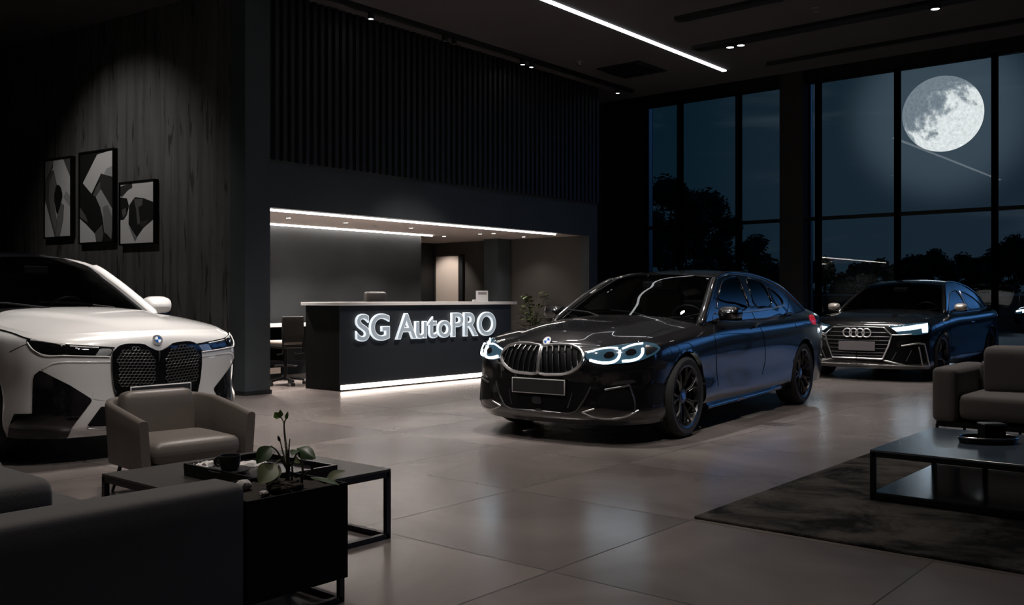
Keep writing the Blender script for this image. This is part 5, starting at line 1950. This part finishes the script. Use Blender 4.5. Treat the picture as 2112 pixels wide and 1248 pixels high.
# high-backed task chair behind the counter
t = empty('office_chair', (9.62, 10.62, 0), math.radians(-95))
tag(t, 'dark office chair whose headrest shows above the reception counter', 'chair')
MB().cushion((-.20, 0, .92), (.045, .20, .36), .04, (.01, 0, 0)).build('backrest', m_chair_l, t, smooth=60)
MB().cushion((.05, 0, .50), (.24, .24, .05), .045).build('seat', m_chair_l, t, smooth=60)
MB().tube([Vector((0, 0, .06)), Vector((0, 0, .46))], .028, 12).build('gas_lift', m_metal, t)
mb = MB()
for i in range(5):
    a = 2 * PI * i / 5
    mb.bar(Vector((0, 0, .085)), Vector((.28 * math.cos(a), .28 * math.sin(a), .065)), .04, .025)
mb.build('base', m_metal, t)
for i in range(5):
    a = 2 * PI * i / 5
    MB().lathe([(0, -.02), (.027, -.02), (.027, .02), (0, .02)], 14, M=Matrix.Translation((.28 * math.cos(a), .28 * math.sin(a), .027)) @ Matrix.Rotation(PI / 2, 4, 'X')).build('castor', m_metal, t)

# visitor chair at the side desk
p = on_z(600, 798, 0)
t = empty('task_chair', (7.80, 10.55, 0), math.radians(84))
tag(t, 'black slim-backed swivel chair with a beige seat beside the corner column', 'chair')
Mx = Matrix.Rotation(math.radians(5), 4, 'Y')
MB().cushion((-.17, 0, .76), (.018, .165, .175), .016, M=None).build('backrest', m_chair_l, t, smooth=60)
mb = MB()
for s_ in (-1, 1): mb.tube([Vector((-.165, s_ * .15, .93)), Vector((-.18, s_ * .155, .60)), Vector((-.16, s_ * .15, .44)), Vector((.0, s_ * .14, .42))], .012, 8)
mb.build('back_frame', m_metal, t)
MB().cushion((.03, 0, .575), (.19, .17, .03), .028).build('seat_cushion', m_cush, t, smooth=60)
MB().cushion((.03, 0, .525), (.19, .18, .02), .018).build('seat_pan', m_metal, t, smooth=60)
MB().tube([Vector((.02, 0, .06)), Vector((.02, 0, .52))], .022, 12).build('gas_lift', m_metal, t)
mb = MB()
for i in range(5):
    a = 2 * PI * i / 5 + .5
    mb.bar(Vector((.02, 0, .10)), Vector((.02 + .25 * math.cos(a), .25 * math.sin(a), .065)), .035, .025)
mb.tube([Vector((.02 + .15 * math.cos(a), .15 * math.sin(a), .26)) for a in np.linspace(0, 2 * PI, 25)[:-1]], .009, 6, closed=True)
mb.build('base', m_metal, t)
for i in range(5):
    a = 2 * PI * i / 5 + .5
    MB().lathe([(0, -.018), (.026, -.018), (.026, .018), (0, .018)], 14, M=Matrix.Translation((.02 + .25 * math.cos(a), .25 * math.sin(a), .026)) @ Matrix.Rotation(PI / 2, 4, 'X')).build('castor', m_metal, t)
# side desk
org = (8.2, 11.35, 0)
t = empty('desk', org)
tag(t, 'dark side desk with a white top behind the slim swivel chair', 'desk')
B = lambda lo, hi: (tuple(Vector(lo) - Vector(org)), tuple(Vector(hi) - Vector(org)))
MB().box(*B((7.05, 11.05, .77), (9.6, 11.7, .805))).build('desk_top', m_white_top, t, smooth=None, bevel=.002)
MB().box(*B((7.1, 11.45, .28), (9.55, 11.47, .77))).build('modesty_panel', m_black, t, smooth=None)
MB().box(*B((8.2, 11.10, .28), (8.75, 11.6, .77))).build('drawer_unit', m_black, t, smooth=None)
for k_, z in enumerate((.33, .49, .64)):
    MB().box(*B((8.33, 11.085, z + .05), (8.5, 11.10, z + .065))).build('drawer_handle', m_silver, t, smooth=None)
for u_ in (7.1, 9.52):
    for v_ in (11.1, 11.64):
        MB().box(*B((u_, v_, 0), (u_ + .04, v_ + .04, .77))).build('leg', m_black, t, smooth=None)
for u_, lab in ((7.25, 'beige archive box under the left part of the side desk'), (7.80, 'beige archive box under the side desk behind the swivel chair')):
    b_ = empty('archive_box', (u_ + .2, 11.33, 0))
    tag(b_, lab, 'box', 'beige boxes under the side desk')
    MB().box((-.21, -.12, .0), (.21, .1, .03)).build('plinth', m_black, b_, smooth=None)
    MB().box((-.2, -.11, .03), (.2, .1, .20)).build('box_body', m_black, b_, smooth=None)
    MB().box((-.19, -.118, .10), (.19, -.11, .185)).build('box_label', m_cush, b_, smooth=None)

# floor plant
t = empty('potted_plant', (13.28, 10.62, 0))
tag(t, 'leafy green plant in a tall black pot in the far right of the reception nook', 'plant')
MB().lathe([(0, 0), (.15, 0), (.20, .62), (.185, .62), (.18, .56), (0, .56)], 28).build('pot', m_black, t, smooth=40)
mb = MB()
rnd = random.Random(11)
tips = []
for i in range(16):
    a = rnd.uniform(0, 2 * PI)
    r_ = rnd.uniform(.05, .26)
    h = rnd.uniform(.75, 1.30)
    tip = Vector((r_ * math.cos(a), r_ * math.sin(a), h))
    mb.tube(curve([Vector((.03 * math.cos(a), .03 * math.sin(a), .55)), Vector((r_ * .4 * math.cos(a), r_ * .4 * math.sin(a), (h + .55) / 2)), tip], 8), [.007] * 4 + [.004] * 4, 6)
    tips.append((tip, a))
stm = mb.build('stem', m_stem, t)
plant = stm
m_leaf_m = mat('mid_green_leaf', (0.075, 0.10, 0.035), 0.5)
for tip, a in tips:
    for _ in range(8):
        b_ = a + rnd.uniform(-1.2, 1.2)
        o0 = tip + Vector((rnd.uniform(-.05, .05), rnd.uniform(-.05, .05), -rnd.uniform(0, .45)))
        leaf(o0, o0 + Vector((.15 * math.cos(b_), .15 * math.sin(b_), rnd.uniform(-.04, .09))), .042, m_leaf_m, (0, 0, 1), .02, .1)

# ------------------------------------------------------------------ pictures
TONE = {k: mat('print_tone_' + n_, (v, v * .985, v * .97), .55) for k, (n_, v) in dict(W=('white', .62), L=('pale', .36), M=('mid', .20), G=('grey', .105), D=('dark', .035), K=('black', .010)).items()}
TK = list(TONE)


def on_wall(px, py):
    r = ray(px, py)
    n_ = wn_
    return EYEV + r * ((WP - EYEV).dot(n_) / r.dot(n_))


def picture(pxs, ys, polys, base, label):
    c0, c1 = on_wall(pxs[0], ys[0]), on_wall(pxs[1], ys[1])
    t0, t1 = (c0 - WP).dot(wd), (c1 - WP).dot(wd)
    zt = (on_wall(pxs[0], ys[0]).z + on_wall(pxs[1], ys[1]).z) / 2
    zb = (on_wall(pxs[0], ys[2]).z + on_wall(pxs[1], ys[3]).z) / 2
    W_, H_ = abs(t1 - t0), zt - zb
    o = empty('framed_picture', (WP + wd * ((t0 + t1) / 2) + Vector((0, 0, (zt + zb) / 2))), 0)
    xd = -wd          # picture-right seen from the room
    Mx = Matrix(((xd.x, 0, wn_.x, o.location.x), (xd.y, 0, wn_.y, o.location.y), (0, 1, 0, o.location.z), (0, 0, 0, 1)))
    o.matrix_world = Mx
    tag(o, label, 'picture', 'framed abstract prints on the concrete wall')
    fr = .022
    mb = MB()
    for lo, hi in (((-W_ / 2 - fr, -H_ / 2 - fr, 0), (-W_ / 2, H_ / 2 + fr, .07)), ((W_ / 2, -H_ / 2 - fr, 0), (W_ / 2 + fr, H_ / 2 + fr, .07)), ((-W_ / 2, H_ / 2, 0), (W_ / 2, H_ / 2 + fr, .07)), ((-W_ / 2, -H_ / 2 - fr, 0), (W_ / 2, -H_ / 2, .07))): mb.box(lo, hi)
    mb.build('frame', m_black, o, smooth=None)
    mb = MB()
    mb.cur = TK.index(base)
    mb.box((-W_ / 2, -H_ / 2, .03), (W_ / 2, H_ / 2, .055))
    for i, (tn, P) in enumerate(polys):
        mb.cur = TK.index(tn)
        mb.prism([((x - .5) * W_, (.5 - y) * H_) for x, y in P], .0002, M=Matrix.Translation((0, 0, .0552 + i * .0006)))
    mb.build('print', list(TONE.values()), o, smooth=None)
    return o


def curvy(P, n=2): return round_poly(P, n)


picture((101, 154), (332, 327, 488, 489), [
    ('M', [(0, 0), (.32, 0), (.30, .10), (.08, .25), (0, .28)]),
    ('G', [(0, .25), (.2, .15), (.33, .13), (.46, .33), (.36, .47), (.38, .62), (.46, .80), (.42, 1), (.37, 1), (.2, .78), (0, .52)]),
    ('M', [(.16, .30), (.33, .16), (.45, .33), (.36, .47), (.38, .62), (.44, .8), (.40, .95), (.24, .75), (.15, .5)]),
    ('G', [(.70, 0), (1, 0), (1, .28), (.94, .22)]),
    ('K', curvy([(.44, .32), (.60, .35), (.69, .47), (.62, .57), (.50, .72), (.43, .68), (.34, .48)], 1)),
    ('D', [(.30, .10), (.32, .05), (.08, .22), (.04, .26)]),
    ('M', [(.48, .72), (.64, .57), (.74, .60), (.70, .80), (.57, 1), (.42, 1)]),
    ('L', [(.72, .5), (.95, .62), (1, .68), (1, .5), (.82, .42)]),
    ('W', [(0, .56), (.36, 1), (0, 1)])], 'W', 'tall framed abstract print, leftmost of three, with a black lens shape')
picture((173, 241), (318, 311, 500, 499), [
    ('W', [(.52, .03), (1, 0), (1, .30), (.72, .26), (.64, .245), (.35, .46), (.08, .33)]),
    ('L', [(.80, .20), (1, .17), (1, .30), (.72, .26)]),
    ('D', [(.65, .25), (.98, .31), (1, .66), (.62, .43), (.45, .5), (.5, .40)]),
    ('G', [(.48, .40), (.62, .33), (.62, .43), (.52, .5), (.40, .48)]),
    ('L', [(.48, .50), (.64, .42), (1, .66), (1, .82), (.95, .98), (.82, .92), (.74, .9), (.70, .75), (.62, .62)]),
    ('M', [(.70, .62), (.84, .60), (1, .76), (1, .82), (.95, .98), (.82, .92), (.74, .9)]),
    ('W', [(0, .73), (.2, .8), (.46, .91), (.50, 1), (0, 1)]),
    ('G', [(0, .60), (.18, .70), (.25, .78), (0, .71)]),
    ('G', [(.46, .90), (.68, .81), (.72, .92), (.68, 1), (.5, 1)])], 'K', 'tallest framed abstract print in the middle, mostly black with a white band')
picture((256, 325), (380, 374, 502, 502), [
    ('D', [(0, .04), (.35, 0), (.36, .08), (.22, .12), (.05, .22), (0, .2)]),
    ('K', [(0, .22), (.2, .25), (.26, .38), (.2, .52), (.1, .6), (0, .6)]),
    ('G', [(.04, .44), (.16, .40), (.18, .5), (.08, .57)]),
    ('K', [(.27, .37), (.38, .28), (.45, .24), (.7, .27), (1, .35), (1, .62), (.7, .75), (.5, .9), (.35, .78), (.25, .68)]),
    ('G', [(.42, .27), (.68, .28), (.66, .38), (.55, .41), (.60, .68), (.52, .7), (.48, .45)]),
    ('D', [(.58, .66), (.86, .63), (.72, .74), (.6, .72)]),
    ('M', [(.25, .7), (.5, .9), (.44, .97)])], 'W', 'smallest framed abstract print, right and lowest of three')
# ------------------------------------------------------------------ cars
sedan, suv, coupe = build_sedan(), build_suv(), build_coupe()
# a parked car outdoors, seen side-on past the last mullion
a = (2150 - 1056) / F
q = w2(a * 33.0, 33.0)
out = copy_tree(coupe.root)
out.name = 'parked_car'
out.location = (q[0], q[1], -.02)
out.rotation_euler = (0, 0, math.radians(100))
tag(out, 'dark car parked outdoors beyond the last mullion at the right edge', 'car')

# ------------------------------------------------------------------ light
def lamp(kind, name, loc, energy, col, target=None, **k):
    l = bpy.data.lights.new(name, kind)
    l.energy = energy
    l.color = col
    for a_, b_ in k.items(): setattr(l, a_, b_)
    o = bpy.data.objects.new(name, l)
    C.objects.link(o)
    o.location = loc
    if target is not None:
        o.rotation_euler = (Vector(target) - Vector(loc)).to_track_quat('-Z', 'Y').to_euler()
    return o


WARM = (1.0, .90, .83)
NEUT = (1.0, .96, .93)
COOL = (.85, .93, 1.0)
# wall washer over the pictures
pm = on_wall(270, 420)
lamp('SPOT', 'wall_washer', pm + wn_ * 2.3 + Vector((0, 0, 4.93 - pm.z)), 145, NEUT, pm + Vector((0, 0, -.3)), spot_size=math.radians(80), spot_blend=.9, shadow_soft_size=.04)
# display spots over the three cars, with added fill lamps beside them
lamp('SPOT', 'suv_spot', (4.4, 6.6, 4.9), 1000, NEUT, (4.1, 8.2, .9), spot_size=math.radians(64), spot_blend=.8, shadow_soft_size=.15)
lamp('SPOT', 'suv_front_fill', (4.0, 2.2, 4.9), 520, NEUT, (3.9, 7.4, .6), spot_size=math.radians(30), spot_blend=.8, shadow_soft_size=.2)  # added to brighten the front of the suv, no fitting
lamp('SPOT', 'sedan_top_spot', (6.2, 5.0, 4.93), 640, NEUT, (7.4, 5.2, 0.8), spot_size=math.radians(60), spot_blend=.9, shadow_soft_size=.045)
lamp('SPOT', 'sedan_top_spot', (9.6, 5.6, 4.93), 120, NEUT, (9.2, 5.2, 0.8), spot_size=math.radians(70), spot_blend=.9, shadow_soft_size=.045)
lamp('SPOT', 'sedan_corner_fill', (4.6, 2.2, 4.93), 560, NEUT, (7.2, 4.6, .5), spot_size=math.radians(26), spot_blend=.9, shadow_soft_size=.06)  # added fill for the bumper corner below the headlight
lamp('SPOT', 'counter_fill', (9.2, 6.9, 4.93), 620, WARM, (9.4, 9.3, 1.0), spot_size=math.radians(44), spot_blend=.9, shadow_soft_size=.05)  # added to brighten the white worktop edge
lamp('SPOT', 'sedan_front_spot', (3.4, 5.2, 4.9), 640, NEUT, (7.4, 5.0, .7), spot_size=math.radians(34), spot_blend=.9, shadow_soft_size=.5)
lamp('AREA', 'coupe_top_fill', (14.0, 4.9, 4.9), 60, NEUT, (14.4, 4.9, 0), shape='RECTANGLE', size=2.4, size_y=1.6, spread=math.radians(100))  # unseen area lamp added over the coupe, spread kept off the panes
lamp('SPOT', 'coupe_front_fill', (9.5, 6.6, 4.9), 420, NEUT, (14, 4.8, .6), spot_size=math.radians(26), spot_blend=.9, shadow_soft_size=.25)  # added so the chrome and badge catch light
# general downlights of the hall
for i, (u_, v_, e_) in enumerate(((5.2, 6.8, 640), (2.6, 4.2, 260), (5.8, 3.4, 140), (9.0, 2.6, 270), (8.6, 7.4, 200), (11.5, 4.6, 240), (1.2, 2.9, 160))):
    lamp('SPOT', 'hall_downlight', (u_, v_, 4.93), e_, WARM, (u_, v_, 0), spot_size=math.radians(100), spot_blend=1.0, shadow_soft_size=.15)
# nook
for i, (u_, v_, e_) in enumerate(((7.45, 10.75, 320), (8.07, 10.87, 260), (9.13, 10.9, 200), (10.5, 10.94, 200), (12.25, 10.9, 110), (13.2, 10.9, 30))):  # first one added without a fitting, brightens the floor by the desk
    lamp('SPOT', 'nook_downlight', (u_, v_, 2.29), e_, WARM, (u_, v_, 0), spot_size=math.radians(120), spot_blend=.8, shadow_soft_size=.03)
lamp('SPOT', 'door_fill', (13.0, 13.1, 2.25), 40, WARM, (13.82, 13.25, 1.2), spot_size=math.radians(80), spot_blend=.6, shadow_soft_size=.03)  # lamp added to brighten the pale door, no fitting there
# moonlight
md = Vector((math.cos(math.radians(15.35)) * math.cos(math.radians(10)), math.sin(math.radians(15.35)) * math.cos(math.radians(10)), math.sin(math.radians(10))))
ml = bpy.data.lights.new('moonlight', 'SUN')
ml.energy = .05
ml.color = (.6, .78, 1.0)
ml.angle = math.radians(3)
mo = bpy.data.objects.new('moonlight', ml)
C.objects.link(mo)
mo.location = (30, 8, 10)
mo.rotation_euler = (-md).to_track_quat('-Z', 'Y').to_euler()

# ------------------------------------------------------------------ night sky
sc = bpy.context.scene
w = bpy.data.worlds.new('night_sky')
sc.world = w
w.use_nodes = True
nt = w.node_tree
N, Lk = nt.nodes.new, nt.links.new
bg = nt.nodes['Background']
tc = N('ShaderNodeTexCoord')
sep = N('ShaderNodeSeparateXYZ')
Lk(tc.outputs['Generated'], sep.inputs[0])


def M2(op, a, b=None, clamp=False):
    n = N('ShaderNodeMath')
    n.operation = op
    n.use_clamp = clamp
    for i, x in enumerate((a, b)):
        if x is None: continue
        if isinstance(x, (int, float)): n.inputs[i].default_value = x
        else: Lk(x, n.inputs[i])
    return n.outputs[0]


def MIX(f, a, b, mode='MIX'):
    n = N('ShaderNodeMix')
    n.data_type = 'RGBA'
    n.blend_type = mode
    for i, x in ((0, f), (6, a), (7, b)):
        if isinstance(x, (int, float)): n.inputs[i].default_value = x
        elif isinstance(x, tuple): n.inputs[i].default_value = (*x, 1)
        else: Lk(x, n.inputs[i])
    return n.outputs[2]


def DOT(d):
    n = N('ShaderNodeVectorMath')
    n.operation = 'DOT_PRODUCT'
    Lk(tc.outputs['Generated'], n.inputs[0])
    n.inputs[1].default_value = d
    return n.outputs['Value']


def SM(x, a, b):
    n = N('ShaderNodeMapRange')
    n.interpolation_type = 'SMOOTHERSTEP'
    n.inputs['From Min'].default_value = a
    n.inputs['From Max'].default_value = b
    Lk(x, n.inputs['Value'])
    return n.outputs['Result']


base = MIX(SM(sep.outputs[2], 0.0, .32), (.0066, .0140, .0250), (.0016, .0092, .0175))
lft = SM(DOT((math.cos(math.radians(40)), math.sin(math.radians(40)), 0)), .80, .985)   # teal part away from the moon
base = MIX(M2('MULTIPLY', lft, .55), base, (.0020, .0110, .0190))
md_t = tuple(Vector((SA * .459 + CA, -CA * .459 + SA, .1964)).normalized())
mdot = DOT(md_t)
halo = M2('ADD', M2('MULTIPLY', SM(mdot, .96, 1.0), .009), M2('MULTIPLY', M2('POWER', SM(mdot, .9935, .9996), 2.2), .060))
base = MIX(1.0, base, MIX(halo, (0, 0, 0), (.60, .82, 1.0)), 'ADD')
# thin cloud
mp = N('ShaderNodeMapping')
mp.inputs['Scale'].default_value = (2.4, 2.4, 11)
Lk(tc.outputs['Generated'], mp.inputs['Vector'])
nz = N('ShaderNodeTexNoise')
nz.inputs['Scale'].default_value = 2.2
nz.inputs['Detail'].default_value = 7
nz.inputs['Distortion'].default_value = .6
Lk(mp.outputs['Vector'], nz.inputs['Vector'])
cl = M2('MULTIPLY', SM(nz.outputs['Fac'], .52, .80), M2('ADD', M2('MULTIPLY', SM(mdot, .93, 1.0), .02), .004))
base = MIX(1.0, base, MIX(cl, (0, 0, 0), (.8, .9, 1.0)), 'ADD')
# added blue sky glow right of the view, reflected in the car flanks
az = math.radians(-34)
dk = M2('MULTIPLY', SM(DOT((math.cos(az), math.sin(az), 0)), .80, .97), SM(M2('MULTIPLY', sep.outputs[2], -1.0), -.50, -.10))
dk = M2('MULTIPLY', dk, SM(sep.outputs[2], .07, .20))
side_glow = MIX(dk, (0, 0, 0), (.16, .50, 1.3))
base = MIX(1.0, base, side_glow, 'ADD')
Lk(base, bg.inputs['Color'])
bg.inputs['Strength'].default_value = 1.0

# ------------------------------------------------------------------ camera
cam = bpy.data.cameras.new('camera')
co = bpy.data.objects.new('camera', cam)
C.objects.link(co)
sc.camera = co
cam.sensor_width = 36
cam.lens = 36 * F / 2112
cam.shift_y = -(624 - HOR) / 2112
cam.clip_end = 600
co.location = (0, 0, EYE)
co.rotation_euler = (PI / 2, 0, math.radians(-50))
sc.view_settings.view_transform = 'Standard'
sc.view_settings.look = 'None'
sc.view_settings.gamma = 1
sc.view_settings.exposure = 0
sc.cycles.use_denoising = True
sc.cycles.max_bounces = 8
sc.cycles.transparent_max_bounces = 12
sc.cycles.sample_clamp_indirect = 4
